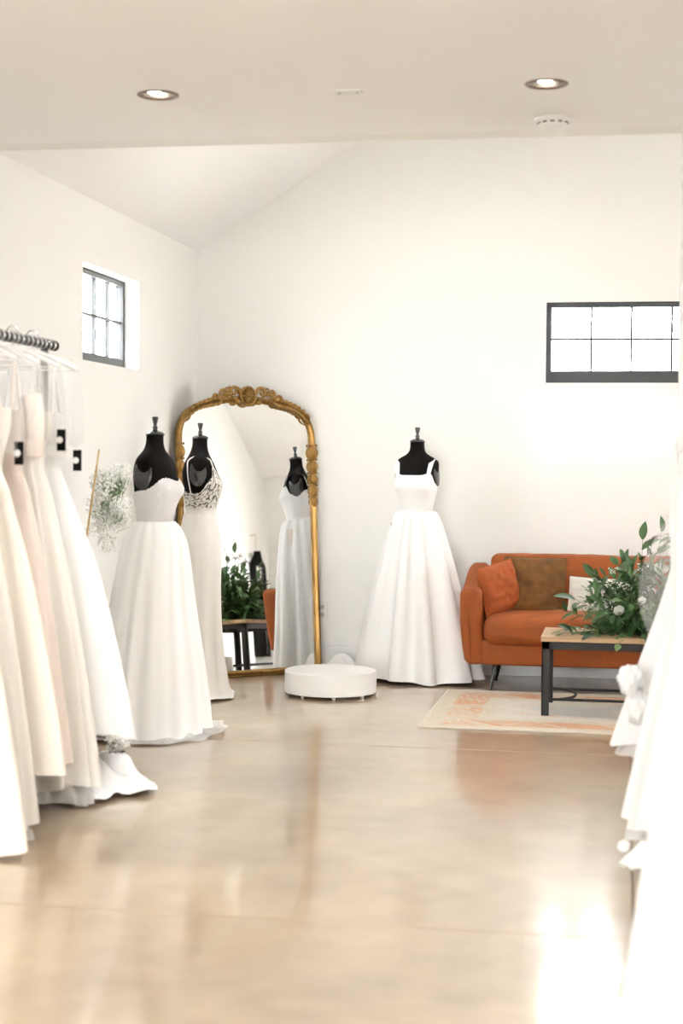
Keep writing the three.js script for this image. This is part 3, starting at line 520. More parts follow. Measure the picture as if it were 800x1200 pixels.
// ---------------------------------------------------------------- rust velvet sofa
const SX = 0.005;                                                          // sofa middle
{
  const o = thing('velvet_sofa', 'rust orange velvet two seat sofa with thin black legs against gable wall', 'sofa', [SX, 0, -10.06]);
  // local: front is +z; z from -0.40 to +0.38
  const R = M.rust;
  part('base', softBox(1.68, 0.155, 0.70, 0.02, 12).translate(0, 0.243, 0.015), R, o);
  for (const s of [-1, 1]) {                                               // arms: slab leaning outward, higher at the back
    const g = softBox(0.125, 0.46, 0.74, 0.04, 22, (v) => {
      const t = (v.y + 0.23) / 0.46, back = (0.37 - v.z) / 0.74;
      v.y += 0.115 * t * smooth(0.1, 0.85, back); v.x += s * 0.030 * t; v.z += 0.03 * t - 0.01;
      v.x += s * 0.014 * Math.sin(Math.PI * t) * (v.x * s > 0 ? 1 : 0.4);
    });
    part('arm', g.translate(s * 0.872, 0.395, 0.0), R, o);
    part('arm_piping', sweep([V(s * 0.872 + s * 0.026, 0.18, 0.360), V(s * 0.905, 0.40, 0.381), V(s * 0.925, 0.585, 0.372)], 0.004, 6, 16), R, o);
  }
  part('seat_cushion', softBox(1.645, 0.185, 0.74, 0.075, 28, (v) => { v.y += 0.022 * Math.cos(v.x / 1.65 * Math.PI) * (v.y > 0 ? 1 : 0.1) * Math.cos(v.z / 0.76 * Math.PI * 0.9); v.z += 0.012 * Math.cos(v.x * 1.9) * (v.z > 0 ? 1 : 0); }).translate(0, 0.375, 0.045), R, o);
  part('back_frame', softBox(1.66, 0.46, 0.12, 0.03, 14).translate(0, 0.50, -0.335).rotateX(-0.03), R, o);
  for (const s of [-1, 1]) part('back_cushion', softBox(0.825, 0.40, 0.19, 0.04, 24, (v) => { const k = Math.cos(v.x / 0.83 * Math.PI) * Math.cos(v.y / 0.42 * Math.PI); v.z += 0.035 * k * (v.z > 0 ? 1 : 0) - 0.10 * (v.y / 0.4) ; v.y += 0.004 * noise2(v.x * 14 + 40 * s, v.z * 10 + 9, 256) * (v.y > 0 ? 1 : 0) + (v.y > 0 ? 0.003 * Math.cos(v.x * 6) : 0); }).translate(s * 0.415, 0.600, -0.235), R, o);
  for (const s of [-1, 1]) for (const [z0, z1] of [[0.26, 0.30], [-0.19, -0.20]]) {
    const l = part('leg', rod(V(s * 0.785, 0.004, z1), V(s * 0.755, 0.17, z0), 0.0085, 0.016, 14), M.blackGloss, o);
    part('glide', new THREE.CylinderGeometry(0.011, 0.011, 0.006, 14).translate(s * 0.785, 0.003, z1), M.black, l);
  }
}
function pillowGeo(w, h, t, sd, wr = 0.006, n = 34) {
  const side = (sg) => grid(n, n, (a, b) => {
    const u = 2 * a - 1, v = 2 * b - 1, k = Math.pow(Math.max(0, (1 - u * u) * (1 - v * v)), 0.42);
    const pin = 1 - 0.05 * (1 - Math.abs(u * v)) * (Math.abs(u) + Math.abs(v)) * 0.5;
    const z = sg * (t / 2 * k + k * wr * (noise2(u * 5 + sd, v * 5 + sd * 3) - 0.5) * 2);
    return [(sg > 0 ? u : -u) * w / 2 * pin, v * h / 2 * pin, z];
  }, [w * 2, h * 2]);
  return [side(1), side(-1)];
}
function pillow(name, label, mat, w, h, t, pos, rot, sd, wr) {
  const o = thing(name, label, 'pillow', pos, 0, 'pillows on the sofa'); o.rotation.set(...rot);
  const [f, b] = pillowGeo(w, h, t, sd, wr);
  part('cover', merge([f, b]), mat, o);
  const p = []; for (let k = 0; k <= 64; k++) { const q = k / 64 * 4, i = Math.floor(q) % 4, e = (q % 1) * 2 - 1, [u, v] = [[e, -1], [1, e], [-e, 1], [-1, -e]][i], pin = 1 - 0.05 * (1 - Math.abs(u * v)) * (Math.abs(u) + Math.abs(v)) * 0.5; p.push(V(u * w / 2 * pin, v * h / 2 * pin, 0)); }
  part('seam', sweep(p, 0.0028, 6, 128), mat, o);
  return o;
}
pillow('throw_pillow', 'large bronze brown velvet pillow leaning on the sofa back', M.bronze, 0.385, 0.38, 0.13, [-0.535, 0.61, -10.045], [-0.20, 0.03, -0.015], 3, 0.010);
pillow('throw_pillow', 'rust velvet pillow propped against the sofa arm', M.rustPillow, 0.31, 0.31, 0.16, [-0.745, 0.61, -9.93], [-0.16, 0.9, 0.30], 5, 0.016);
pillow('throw_pillow', 'small cream woven pillow behind the flower arrangement', M.boucle, 0.40, 0.24, 0.12, [-0.125, 0.565, -9.95], [-0.25, -0.12, -0.06], 9, 0.006);

// ---------------------------------------------------------------- rug
{
  const x0 = -1.03, x1 = 1.07, z0 = -9.72, z1 = -8.33, W = x1 - x0, D = z1 - z0;
  const pat = tex(1024, 680, (u, v) => {
    const x = u * W, z = v * D, e = Math.min(x, W - x, z, D - z);
    const wear = fbm(u * 14, v * 9, 14, 5), fine = fbm(u * 150, v * 100, 150, 2), weave = 0.5 + 0.5 * Math.sin(v * 680 * 1.1);
    let c = [0.80, 0.755, 0.685];
    const mix = (q, k) => { c = c.map((a, i) => lerp(a, q[i], clamp(k, 0, 1))); };
    const band = (a, b) => smooth(a, a + 0.012, e) * (1 - smooth(b - 0.012, b, e));
    const worn = smooth(0.34, 0.60, wear + 0.35 * (fine - 0.5));
    const per = x + z, vine = Math.abs(Math.sin(per * 26 + 3 * Math.sin(per * 9))) * 0.6 + 0.4 * Math.abs(Math.sin((e - 0.16) * 55 + per * 13));
    mix([0.80, 0.58, 0.44], band(0.095, 0.27) * (0.25 + 0.75 * worn) * smooth(0.30, 0.70, vine + 0.5 * (fine - 0.5)) * 0.8);
    mix([0.78, 0.54, 0.40], (band(0.085, 0.102) + band(0.262, 0.28)) * worn * 0.75);
    mix([0.84, 0.83, 0.81], smooth(0.30, 0.42, e) * 0.55);
    const med = Math.hypot((x - W / 2) / 0.62, (z - D / 2) / 0.26);
    mix([0.78, 0.62, 0.52], smooth(0.9, 1.0, med) * (1 - smooth(1.08, 1.18, med)) * worn * 0.35 * smooth(0.3, 0.36, e));
    mix([0.66, 0.69, 0.72], (1 - smooth(0.8, 0.95, med)) * worn * 0.30);
    const k = 0.96 + 0.10 * (fine - 0.5) + 0.03 * weave;
    return c.map((a) => a * k);
  }, true);
  const o = thing('area_rug', 'worn beige area rug with faded orange border under the coffee table', 'rug', [(x0 + x1) / 2, 0, (z0 + z1) / 2], -0.004);
  const g = new THREE.BoxGeometry(W, 0.008, D, 1, 1, 1).translate(0, 0.0045, 0);
  part('pile', g, std({ map: pat, roughness: 1 }), o);
  const edge = std({ color: lin(0.62, 0.56, 0.47), roughness: 1 });
  for (const s of [-1, 1]) { part('binding', rbox(0.012, 0.010, D + 0.01, 0.004).translate(s * W / 2, 0.0052, 0), edge, o); part('binding', rbox(W, 0.010, 0.012, 0.004).translate(0, 0.0052, s * D / 2), edge, o); }
}
// ---------------------------------------------------------------- coffee table
const TX0 = -0.432, TX1 = 0.60, TZ0 = -9.335, TZ1 = -8.825, TY = 0.432;
{
  const o = thing('coffee_table', 'black iron coffee table with pale wood top on the rug', 'table', [0, 0.0085, 0]);
  const nP = 4, w = (TZ1 - TZ0) / nP;
  for (let k = 0; k < nP; k++) { const g = rbox(TX1 - TX0, 0.028, w - 0.002, 0.003); const p = g.attributes.position, uv = []; for (let i = 0; i < p.count; i++) uv.push(p.getX(i) * 0.9 + k * 0.31, p.getZ(i) * 2 + p.getY(i) * 2 + k * 0.23); g.setAttribute('uv', new THREE.Float32BufferAttribute(uv, 2)); part('top_plank', g.translate((TX0 + TX1) / 2, TY - 0.014, TZ0 + (k + 0.5) * w), M.wood, o, 'pale weathered wood plank'); }
  const y1 = TY - 0.028, ap = 0.042, i = 0.006;
  for (const z of [TZ0 + i + 0.006, TZ1 - i - 0.006]) part('apron', box(TX0 + i, TX1 - i, y1 - ap, y1, z - 0.006, z + 0.006, 0.002), M.iron, o);
  for (const x of [TX0 + i + 0.006, TX1 - i - 0.006]) part('apron', box(x - 0.006, x + 0.006, y1 - ap, y1, TZ0 + i + 0.012, TZ1 - i - 0.012, 0.002), M.iron, o);
  for (let k = 0; k < 9; k++) part('rivet', new THREE.SphereGeometry(0.0055, 10, 8).scale(1, 1, 0.5).translate(TX0 + 0.06 + k * 0.115, y1 - ap / 2, TZ1 - i + 0.001), M.iron, o);
  for (const x of [TX0 + i, TX1 - i - 0.042]) for (const z of [TZ0 + i, TZ1 - i - 0.042]) part('leg', merge([box(x, x + 0.042, 0, y1 - 0.001, z + (z < -9 ? 0 : 0.034), z + (z < -9 ? 0.008 : 0.042), 0.001), box(x < 0 ? x : x + 0.034, x < 0 ? x + 0.008 : x + 0.042, 0, y1 - 0.001, z, z + 0.042, 0.001)]), M.iron, o);
  const ys = 0.085, za = TZ0 + 0.03, zb = TZ1 - 0.03, zm = (za + zb) / 2;
  for (const [x, s] of [[TX0 + 0.035, 1], [TX1 - 0.035, -1]]) { const p = []; for (let k = 0; k <= 16; k++) { const a = k / 16 * Math.PI; p.push(V(x + s * 0.15 * Math.sin(a), ys, zm + (zb - za) / 2 * Math.cos(a))); } part('curved_stretcher', sweep(p, 0.008, 8, 40), M.iron, o); }
  for (const z of [za + 0.015, zb - 0.015]) part('stretcher', rod(V(TX0 + 0.05, ys, z), V(TX1 - 0.05, ys, z), 0.008), M.iron, o);
}
// ---------------------------------------------------------------- greenery on the table
function leafGeo(len, wid, fold, droop, n = 5) {
  const g = grid(4, n, (u, v) => { const s = u * 2 - 1, w = wid * Math.pow(Math.sin(Math.PI * clamp(0.03 + 0.95 * v, 0, 1)), 0.75) * (1 - 0.25 * v); return [s * w / 2, v * len - droop * len * v * v * 0.15, fold * Math.abs(s) * w - droop * len * v * v]; });
  return g;
}
const AC = V(0.075, TY + 0.0085, -9.08);
{
  seed = 404;
  const o = thing('greenery_arrangement', 'loose bouquet of dark green foliage and white roses on the coffee table', 'flowers', [AC.x, AC.y, AC.z]);
  const LG = [leafGeo(0.08, 0.045, 0.12, 0.25), leafGeo(0.065, 0.028, 0.15, 0.15), leafGeo(0.10, 0.056, 0.1, 0.35), leafGeo(0.055, 0.036, 0.1, 0.2)];
  const up = V(0, 1, 0), mtx = new THREE.Matrix4(), stems = [], small = []; let count = 0;
  const place = (g, mat, P, dir, nrm, sc) => {
    const y = dir.clone().normalize(), z = nrm.clone().addScaledVector(y, -nrm.dot(y)).normalize(), x = new THREE.Vector3().crossVectors(y, z);
    mtx.makeBasis(x, y, z).scale(V(sc, sc, sc)).setPosition(P);
    if (count < 300) { const m = part('leaf', g, mat, o); m.applyMatrix4(mtx); count++; } else small.push(g.clone().applyMatrix4(mtx));
  };
  const spray = (dir, len, kind, base) => {
    const d = dir.clone().normalize(), side = V(d.z, 0, -d.x).normalize(), P = [], sag = rr(0.05, 0.3);
    for (let k = 0; k <= 6; k++) { const t = k / 6; P.push(base.clone().addScaledVector(d, len * t).add(V(0, -sag * len * t * t * (1 - Math.max(0, d.y)), 0))); }
    for (const p of P) p.y = Math.max(p.y, Math.abs(p.z) < 0.24 ? 0.012 : -0.12);
    stems.push(sweep(P, (t) => 0.0026 * (1 - 0.6 * t), 5, 10));
    const c = new THREE.CatmullRomCurve3(P), n = kind === 1 ? 13 : 9;
    for (let k = 2; k <= n; k++) {
      const t = k / n, p = c.getPointAt(t), tg = c.getTangentAt(t), s = k % 2 ? 1 : -1, a = rr(0, 6.28);
      const perp = new THREE.Vector3().crossVectors(tg, V(Math.cos(a), 0.4, Math.sin(a))).normalize(), dd = k === n ? tg : tg.clone().multiplyScalar(0.75).addScaledVector(perp, s * 0.8);
      place(LG[kind], M.leaf[kind === 3 ? 3 : Math.floor(rnd() * 3)], p, dd, up.clone().addScaledVector(tg, 0.3).add(V(rr(-0.5, 0.5), 0, rr(-0.3, 0.7))), rr(0.8, 1.25));
    }
  };
  for (const [x, y, z, l, k, bx] of [[0.15, 1, 0.1, 0.56, 2, 0.05], [0.02, 1, 0.2, 0.52, 2, 0.02], [0.08, 1, 0.2, 0.48, 0, 0.04], [-0.1, 1, 0.15, 0.38, 2, -0.02], [0.4, 0.9, 0.1, 0.46, 0, 0.08], [0.55, 0.8, 0.2, 0.42, 0, 0.1], [-0.45, 0.8, 0.3, 0.36, 0, -0.03], [-0.75, 0.55, 0.25, 0.36, 2, -0.05], [-0.9, 0.35, 0.3, 0.38, 1, -0.06], [-1, 0.12, 0.35, 0.36, 1, -0.06], [-0.9, 0.05, 0.55, 0.34, 2, -0.08], [-0.6, 0.05, 0.8, 0.30, 0, -0.05], [-0.2, 0.0, 1, 0.30, 3, -0.03], [0.1, 0.1, 1, 0.28, 0, 0.03], [0.5, 0.15, 0.9, 0.30, 2, 0.06], [0.85, 0.2, 0.5, 0.34, 0, 0.08], [0.9, 0.45, 0.3, 0.38, 3, 0.1], [0.3, 0.5, 0.8, 0.30, 2, 0.03], [-0.3, 0.5, 0.8, 0.30, 0, -0.04], [0, 0.6, 0.8, 0.32, 2, 0], [0.6, 0.6, 0.6, 0.34, 2, 0.08]]) spray(V(x, y, z), l, k, V(bx, 0.02, 0));
  for (let i = 0; i < 100; i++) { const a = rr(0, 6.283), e = Math.pow(rnd(), 0.8) * 1.35; spray(V(Math.cos(a) * Math.cos(e), Math.sin(e), Math.sin(a) * Math.cos(e) * 0.8), rr(0.2, 0.42) * (0.85 + 0.25 * Math.sin(e)), [0, 1, 1, 2, 3, 0][Math.floor(rnd() * 6)], V(rr(-0.1, 0.12), 0.02, rr(-0.07, 0.07))); }
  const leavesMore = part('small_leaves', merge(small), M.leaf[0], o); leavesMore.userData.kind = 'stuff';
  const st = part('stems', merge(stems), M.stem, o); st.userData.kind = 'stuff';
  // fine feathery fern filler to the left and between
  const ferns = []; for (let i = 0; i < 26; i++) { const a = rr(-2.9, 0.4), l = rr(0.16, 0.30), B = V(rr(-0.16, 0.1), 0.03, rr(0, 0.08)), d = V(Math.cos(a) * 0.8, rr(0.25, 0.9), rr(0.1, 0.6)).normalize(); for (let k = 2; k < 16; k++) { const p = B.clone().addScaledVector(d, l * k / 16); for (const s of [-1, 1]) { const q = p.clone().add(V(s * d.y * 0.035 * (1 - k / 18), -s * d.x * 0.035 * (1 - k / 18) + 0.012, rr(-0.01, 0.01))); const g = leafGeo(p.distanceTo(q) * 1.3, 0.005, 0.1, 0.1, 2), y = q.clone().sub(p).normalize(), z = V(0, 0.3, 1).addScaledVector(y, -y.z - 0.3 * y.y).normalize(); g.applyMatrix4(mtx.makeBasis(new THREE.Vector3().crossVectors(y, z), y, z).setPosition(p)); ferns.push(g); } } }
  part('fern_fronds', merge(ferns), M.leaf[1], o, 'fine feathery fern').userData.kind = 'stuff';
  // white roses
  const petal = (r, open, a) => grid(6, 6, (u, v) => { const q = (u - 0.5) * 1.9, h = v * r * 1.15, R = r * (0.35 + open * Math.pow(v, 0.8) * 0.65) * (1 - 0.12 * Math.abs(q)) ; return [R * Math.sin(q + a), h * (1 - 0.25 * Math.abs(q)), R * Math.cos(q + a)]; });
  const roseG = merge([0.25, 0.45, 0.7, 1].flatMap((op, ring) => Array.from({ length: 3 + ring }, (_, k) => petal(0.03 + ring * 0.002, op, k / (3 + ring) * 6.283 + ring))));
  for (const [x, y, z, ax, az, s] of [[0.125, 0.345, 0.13, 0.7, -0.15, 1.15], [-0.085, 0.135, 0.235, 1.0, 0.2, 0.85], [-0.205, 0.15, 0.16, 0.7, 0.5, 0.8], [0.2, 0.12, 0.2, 0.9, -0.4, 0.95], [0.03, 0.2, 0.24, 1.1, 0, 0.6]]) { const m = part('rose', roseG, M.petal, o, 'open white rose'); m.position.set(x, y, z); m.rotation.set(ax, 0, az); m.scale.setScalar(s); }
  // clusters of tiny cream buds
  const bg = new THREE.IcosahedronGeometry(0.0042, 0), N = 260, im = new THREE.InstancedMesh(bg, M.petal, N); let n = 0;
  for (let c = 0; c < 20; c++) { const cx = rr(-0.24, 0.26), cy = rr(0.08, 0.42 - Math.abs(cx) * 0.6), cz = rr(0.08, 0.24) * (1 - cy); for (let k = 0; k < 13; k++) im.setMatrixAt(n++, mtx.makeTranslation(cx + rr(-0.03, 0.03), cy + rr(-0.022, 0.022), cz + rr(-0.02, 0.02))); }
  im.name = 'bud_clusters'; im.userData.kind = 'stuff'; im.castShadow = im.receiveShadow = true; o.add(im);
  // dusky grass wisps on top
  const wis = []; for (let i = 0; i < 7; i++) { const b = V(rr(0.02, 0.2), 0.36, rr(-0.02, 0.08)), tip = b.clone().add(V(rr(-0.05, 0.12), rr(0.14, 0.24), rr(-0.03, 0.05))), md = b.clone().lerp(tip, 0.6).add(V(-0.02, 0.03, 0)); wis.push(sweep([b, md, tip, tip.clone().add(V(0.03, -0.012, 0))], 0.0009, 4, 14)); for (let k = 0; k < 6; k++) { const p = md.clone().lerp(tip, k / 6); wis.push(sweep([p, p.clone().add(V(rr(0.008, 0.02), 0.006, 0)), p.clone().add(V(0.028, rr(-0.004, 0.004), 0))], (t) => 0.0017 * Math.sin(Math.PI * t) + 0.0003, 4, 6)); } }
  part('grass_wisps', merge(wis), M.cocoa, o, 'dusky grass plumes').userData.kind = 'stuff';
}

// ---------------------------------------------------------------- gown rails
const hookG = (() => { const p = []; for (let i = 0; i <= 14; i++) { const a = -0.6 + i / 14 * 4.1; p.push(V(0, 0.062 + 0.024 * Math.sin(a), 0.024 * Math.cos(a) * 1)); } return merge([sweep([...p.reverse(), V(0, 0.03, 0.004), V(0, 0, 0)], 0.0022, 6, 40)]); })();
function hanger(x, y, z, turn, half, label, group) {
  const o = thing('clothes_hanger', label, 'hanger', [x, y, z], turn, group);
  const h = part('hook', hookG.clone().rotateY(Math.PI / 2), M.chrome, o);
  part('shoulder_bar', sweep([V(-half, -0.075, 0), V(-half * 0.55, -0.035, 0), V(-0.02, -0.004, 0), V(0.02, -0.004, 0), V(half * 0.55, -0.035, 0), V(half, -0.075, 0)], 0.0065, 8, 40, 1.3), M.white, o);
  part('trouser_bar', rod(V(-half * 0.95, -0.077, 0), V(half * 0.95, -0.077, 0), 0.003), M.white, o);
  return o;
}
// a gown hanging flat from a rail that runs along z; spec: rail point, lengths and spreads
function hungGown(label, group, s) {
  const o = thing('hanging_gown', label, 'gown', [s.x, 0, s.z], s.turn ?? 0, group);
  const yS = s.yS, b = s.bust ?? 0.165, w = s.waist ?? 0.125, yB = yS - 0.20, yW = yS - 0.40, hemY = s.hem;
  const lay = (k, dy = 0) => [[0, yB + 0.02, b, 0.055, 0, 0], [0.06, yB - 0.05, b * 1.0, 0.062, 0, 0], [0.2, yW, w, 0.05, 0, 0], [0.28, yW - 0.09, w * 1.22, 0.06 * k, 0, 0], [0.5, lerp(yW, hemY, 0.38), lerp(w, s.rx, s.mid ?? 0.50), lerp(0.06, s.rz, 0.5) * k, (s.cx ?? 0) * 0.4, 0], [0.8, lerp(yW, hemY, 0.78), lerp(w, s.rx, s.mid ? 0.74 : 0.84), lerp(0.06, s.rz, 0.85) * k, (s.cx ?? 0) * 0.8, 0], [1, hemY + dy, s.rx, s.rz * k, s.cx ?? 0, 0]];
  const opt = { folds: s.folds ?? 9, sd: s.sd, depth: s.depth ?? 0.03, d0: 0.06, hem: s.hemWave ?? 0.012, nu: 200, nv: 60, drift: 0.8 };
  part('dress', skirt(lay(1), opt), s.mat, o);
  if (s.over) part('sheer_hem', skirt([[0, hemY + 0.12, s.rx * 0.82, s.rz * 0.7, s.cx ?? 0, 0], [1, Math.max(0.014, hemY - 0.055), s.rx * 0.97, s.rz * 0.95, s.cx ?? 0, 0]], { folds: 16, sd: s.sd + 1, depth: 0.02, d0: 0.3, hem: 0.012, nu: 160, nv: 16 }), s.over, o);
  for (const q of [-1, 1]) part('strap', sweep([V(q * b * 0.62, yB + 0.015, 0.052), V(q * b * 0.60, yB + 0.10, 0.030), V(q * b * 0.58, yS + 0.006, 0), V(q * b * 0.60, yB + 0.10, -0.030), V(q * b * 0.62, yB + 0.015, -0.052)], s.strap ?? 0.008, 8, 30), s.mat, o);
  if (s.sleeve) for (const q of [-1, 1]) part('sleeve', sweep([V(q * b * 0.98, yB + 0.07, 0), V(q * b * 1.12, yB - 0.02, 0.02), V(q * b * 1.15, yB - 0.16, 0.03)], (t) => 0.042 - 0.012 * t, 12, 26), s.over ?? s.mat, o);
  if (s.tag) { const t = part('black_tag', rbox(0.036, 0.085, 0.003, 0.001), M.black, o, 'black card tag'); t.position.set(...s.tag); part('round_button', new THREE.CylinderGeometry(0.013, 0.013, 0.004, 20).rotateX(Math.PI / 2).translate(-0.006, 0, 0.003), M.white, t); }
  return o;
}
const RX = -2.40, RY = 1.862;
{
  const o = thing('clothes_rail', 'dark ridged steel rail carrying the cream and blush gowns', 'clothes rail', [RX, 0, 0]);
  part('rail', new THREE.CylinderGeometry(0.017, 0.017, 3.0, 20).rotateX(Math.PI / 2).translate(0, RY, -5.12), M.iron, o);
  part('end_cap', new THREE.SphereGeometry(0.0225, 16, 12).scale(1, 1, 0.7).translate(0, RY, -6.62), M.iron, o);
  for (let k = 0; k < 14; k++) part('collar', new THREE.TorusGeometry(0.0185, 0.0055, 8, 24).translate(0, RY, -6.58 + k * 0.052), M.chrome, o);
  for (const z of [-6.50, -3.75]) { part('post', new THREE.CylinderGeometry(0.016, 0.016, RY, 16).translate(0, RY / 2, z), M.iron, o); part('foot', rbox(0.5, 0.025, 0.04, 0.008).translate(0, 0.0125, z), M.iron, o); }
}
{
  const G = 'gowns on the rail by the side wall', yS = RY - 0.115;
  const list = [
    { z: -6.36, mat: M.pure, rx: 0.42, rz: 0.15, hem: 0.25, sd: 71, folds: 7, depth: 0.03, cx: 0.02, tag: [0.205, 1.375, 0.03], label: 'bright white short hemmed gown hanging at the end of the rail by the side wall' },
    { z: -6.14, mat: M.ivory, rx: 0.345, rz: 0.13, hem: 0.08, sd: 75, folds: 10, tag: [0.215, 1.455, 0.03], label: 'ivory gown with sheer hem, second from the end of the rail by the side wall', over: M.tulle },
    { z: -5.92, mat: M.blush, rx: 0.325, rz: 0.12, hem: 0.20, sd: 79, folds: 8, depth: 0.035, label: 'blush satin gown, third from the end of the rail by the side wall', sleeve: true },
    { z: -5.70, mat: M.cream, rx: 0.34, rz: 0.12, hem: 0.22, sd: 83, folds: 7, depth: 0.04, tag: [0.21, 1.40, 0.03], label: 'cream satin gown, fourth from the end of the rail by the side wall' },
    { z: -5.50, mat: M.ivory, rx: 0.33, rz: 0.13, hem: 0.07, sd: 87, folds: 11, label: 'ivory gown brushing the floor, fifth from the end of the rail by the side wall', over: M.tulle },
    { z: -5.26, mat: M.cream, rx: 0.35, rz: 0.12, hem: 0.03, sd: 91, folds: 7, depth: 0.04, label: 'long cream gown touching the floor, sixth from the end of the side rail' },
  ];
  list.forEach((s, i) => {
    hanger(RX, RY - 0.0405, s.z, 0, 0.19, 'white hanger under the ' + ['bright white end gown', 'ivory tulle gown', 'blush satin gown', 'cream satin gown', 'floor brushing ivory gown', 'long cream gown'][i] + ' on the rail', 'hangers on the rail by the side wall');
    hungGown(s.label, G, { x: RX, yS, ...s });
    if (i < 4) {
      const c = solo('garment_cover', skirt([[0, RY - 0.03, 0.03, 0.02, 0, 0], [0.25, RY - 0.075, 0.16, 0.05, 0, 0], [0.45, RY - 0.16, 0.205, 0.08, 0, 0], [1, RY - 0.42 - 0.05 * (i % 2), 0.215, 0.10, 0, 0]], { folds: 9, sd: 120 + i, depth: 0.016, d0: 0.2, hem: 0.012, nu: 90, nv: 30 }), M.poly, 'clear plastic shoulder cover over the ' + ['bright white end gown', 'ivory tulle gown', 'blush satin gown', 'cream satin gown'][i], 'garment cover', 'plastic covers on the rail by the side wall');
      c.position.set(RX, 0, s.z);
    }
  });
  // tulle pooled on the floor under the rail end
  const pool = solo('tulle_train', grid(48, 36, (u, v) => { const a = u * 6.283, r = v, k = 1 + 0.18 * Math.cos(3 * a + 1) + 0.10 * Math.cos(5 * a); return [0.20 * r * k * Math.cos(a), 0.012 + 0.15 * Math.pow(1 - r, 0.8) + 0.05 * Math.sin(a * 5 + r * 7) * r * (1 - r) * 3 + 0.02 * Math.sin(a * 13 + r * 15) * r * (1 - r) * 3 + 0.008 * (1 + Math.sin(a * 11)) * r, 0.24 * r * k * Math.sin(a)]; }, [1, 1]), M.pure, 'white tulle train pooled on the floor below the rail end', 'train');
  pool.position.set(-2.13, 0, -6.42);
}
// rail in the niche: gowns seen edge on, close to the camera
{
  const X2 = 0.46, Y2 = 1.90, G = 'gowns on the rail in the niche', yS = Y2 - 0.115;
  const o = thing('clothes_rail', 'dark steel rail in the niche carrying the white gowns', 'clothes rail', [X2, 0, 0]);
  part('rail', new THREE.CylinderGeometry(0.017, 0.017, 5.2, 20).rotateX(Math.PI / 2).translate(0, Y2, -4.1), M.iron, o);
  for (const z of [-6.6, -4.0, -1.6]) part('bracket', merge([rod(V(0, Y2, z), V(0, 2.26, z), 0.009), new THREE.CylinderGeometry(0.03, 0.03, 0.008, 20).translate(0, 2.256, z)]), M.iron, o);
  [
    { z: -6.22, mat: M.nicheShade, rx: 0.49, rz: 0.17, mid: 0.3, hem: 0.33, sd: 141, folds: 9, bust: 0.21, waist: 0.19, sleeve: true, over: M.tulle, depth: 0.03, label: 'white gown with puffed cuffs, farthest along the niche rail towards the sofa' },
    { z: -5.55, mat: M.nicheShade, rx: 0.445, rz: 0.19, mid: 0.3, hem: 0.17, sd: 147, folds: 12, bust: 0.24, waist: 0.24, over: M.tulle, label: 'white tulle gown hanging second from the sofa end of the niche rail' },
    { z: -4.95, mat: M.ivory, rx: 0.35, rz: 0.16, hem: 0.03, sd: 153, folds: 10, bust: 0.25, waist: 0.23, label: 'off white gown hanging third from the sofa end of the niche rail' },
    { z: -3.55, mat: M.nicheShade, rx: 0.43, rz: 0.22, hem: 0.035, sd: 159, folds: 12, bust: 0.26, waist: 0.24, over: M.tulle, label: 'long white tulle gown hanging fourth from the sofa end of the niche rail' },
  ].forEach((s, i) => {
    hanger(X2, Y2 - 0.0405, s.z, 0, 0.2, 'white hanger holding the ' + ['puffed cuff gown', 'second tulle gown', 'off white gown', 'long tulle gown'][i] + ' in the niche', 'hangers in the niche');
    hungGown(s.label, G, { x: X2, yS, ...s });
  });
  // sheer veil bulging out in front of the flowers
  const v = solo('bridal_veil', grid(40, 50, (u, v) => { const y = lerp(1.40, 0.50, v), bulge = 0.30 * Math.pow(Math.sin(Math.PI * clamp(v * 0.9, 0, 1)), 1.4), x = lerp(0.27 - bulge * 0.74 + 0.03 * (1 - v), 0.5, u); return [x, y + 0.03 * Math.sin(u * 3), -6.40 + 0.10 * Math.sin(Math.PI * u) + 0.015 * Math.sin(u * 22 + v * 5) * v]; }, [1, 1]), M.veil, 'sheer white veil billowing beside the puffed cuff gown in the niche', 'veil');
  // ruched fabric bow at the far gown
  const b = thing('fabric_bow', 'ruched white fabric bow on the far niche gown', 'bow', [0.055, 0.54, -6.0], 0.3);
  for (const [x, y, r, k] of [[-0.02, 0.05, 0.055, 1], [0.02, -0.055, 0.06, 2]]) part('loop', ringGrid(28, 18, (p, q) => { const a = p * 6.283, c = q * Math.PI, w = 1 + (0.22 * Math.sin(a * 5 + k + c * 3) + 0.12 * Math.sin(a * 9 - c * 5)) * Math.sin(c); return [x + r * 0.8 * w * Math.sin(c) * Math.cos(a), y + r * w * Math.cos(c), r * 0.7 * w * Math.sin(c) * Math.sin(a)]; }), M.nicheShade, b);
  part('knot', new THREE.SphereGeometry(0.03, 16, 12).scale(1, 0.8, 0.9), M.nicheShade, b);
  // lace flounce trimmed with pompons low on the third gown
  const f = thing('lace_flounce', 'ruffled off white flounce with small pompon low in the niche', 'trim', [0.13, 0.235, -4.86]);
  part('ruffle', ringGrid(80, 10, (p, q) => { const a = p * 6.283, r = lerp(0.055, 0.105, q) * (1 + 0.10 * q * Math.sin(a * 9)); return [r * 1.15 * Math.cos(a), 0.03 - 0.075 * q + 0.008 * Math.sin(a * 9 + 1) * q, r * 0.7 * Math.sin(a)]; }), M.ivory, f);
  part('pompon', new THREE.IcosahedronGeometry(0.017, 2).translate(-0.115, 0.02, 0.05), M.pure, f);
}
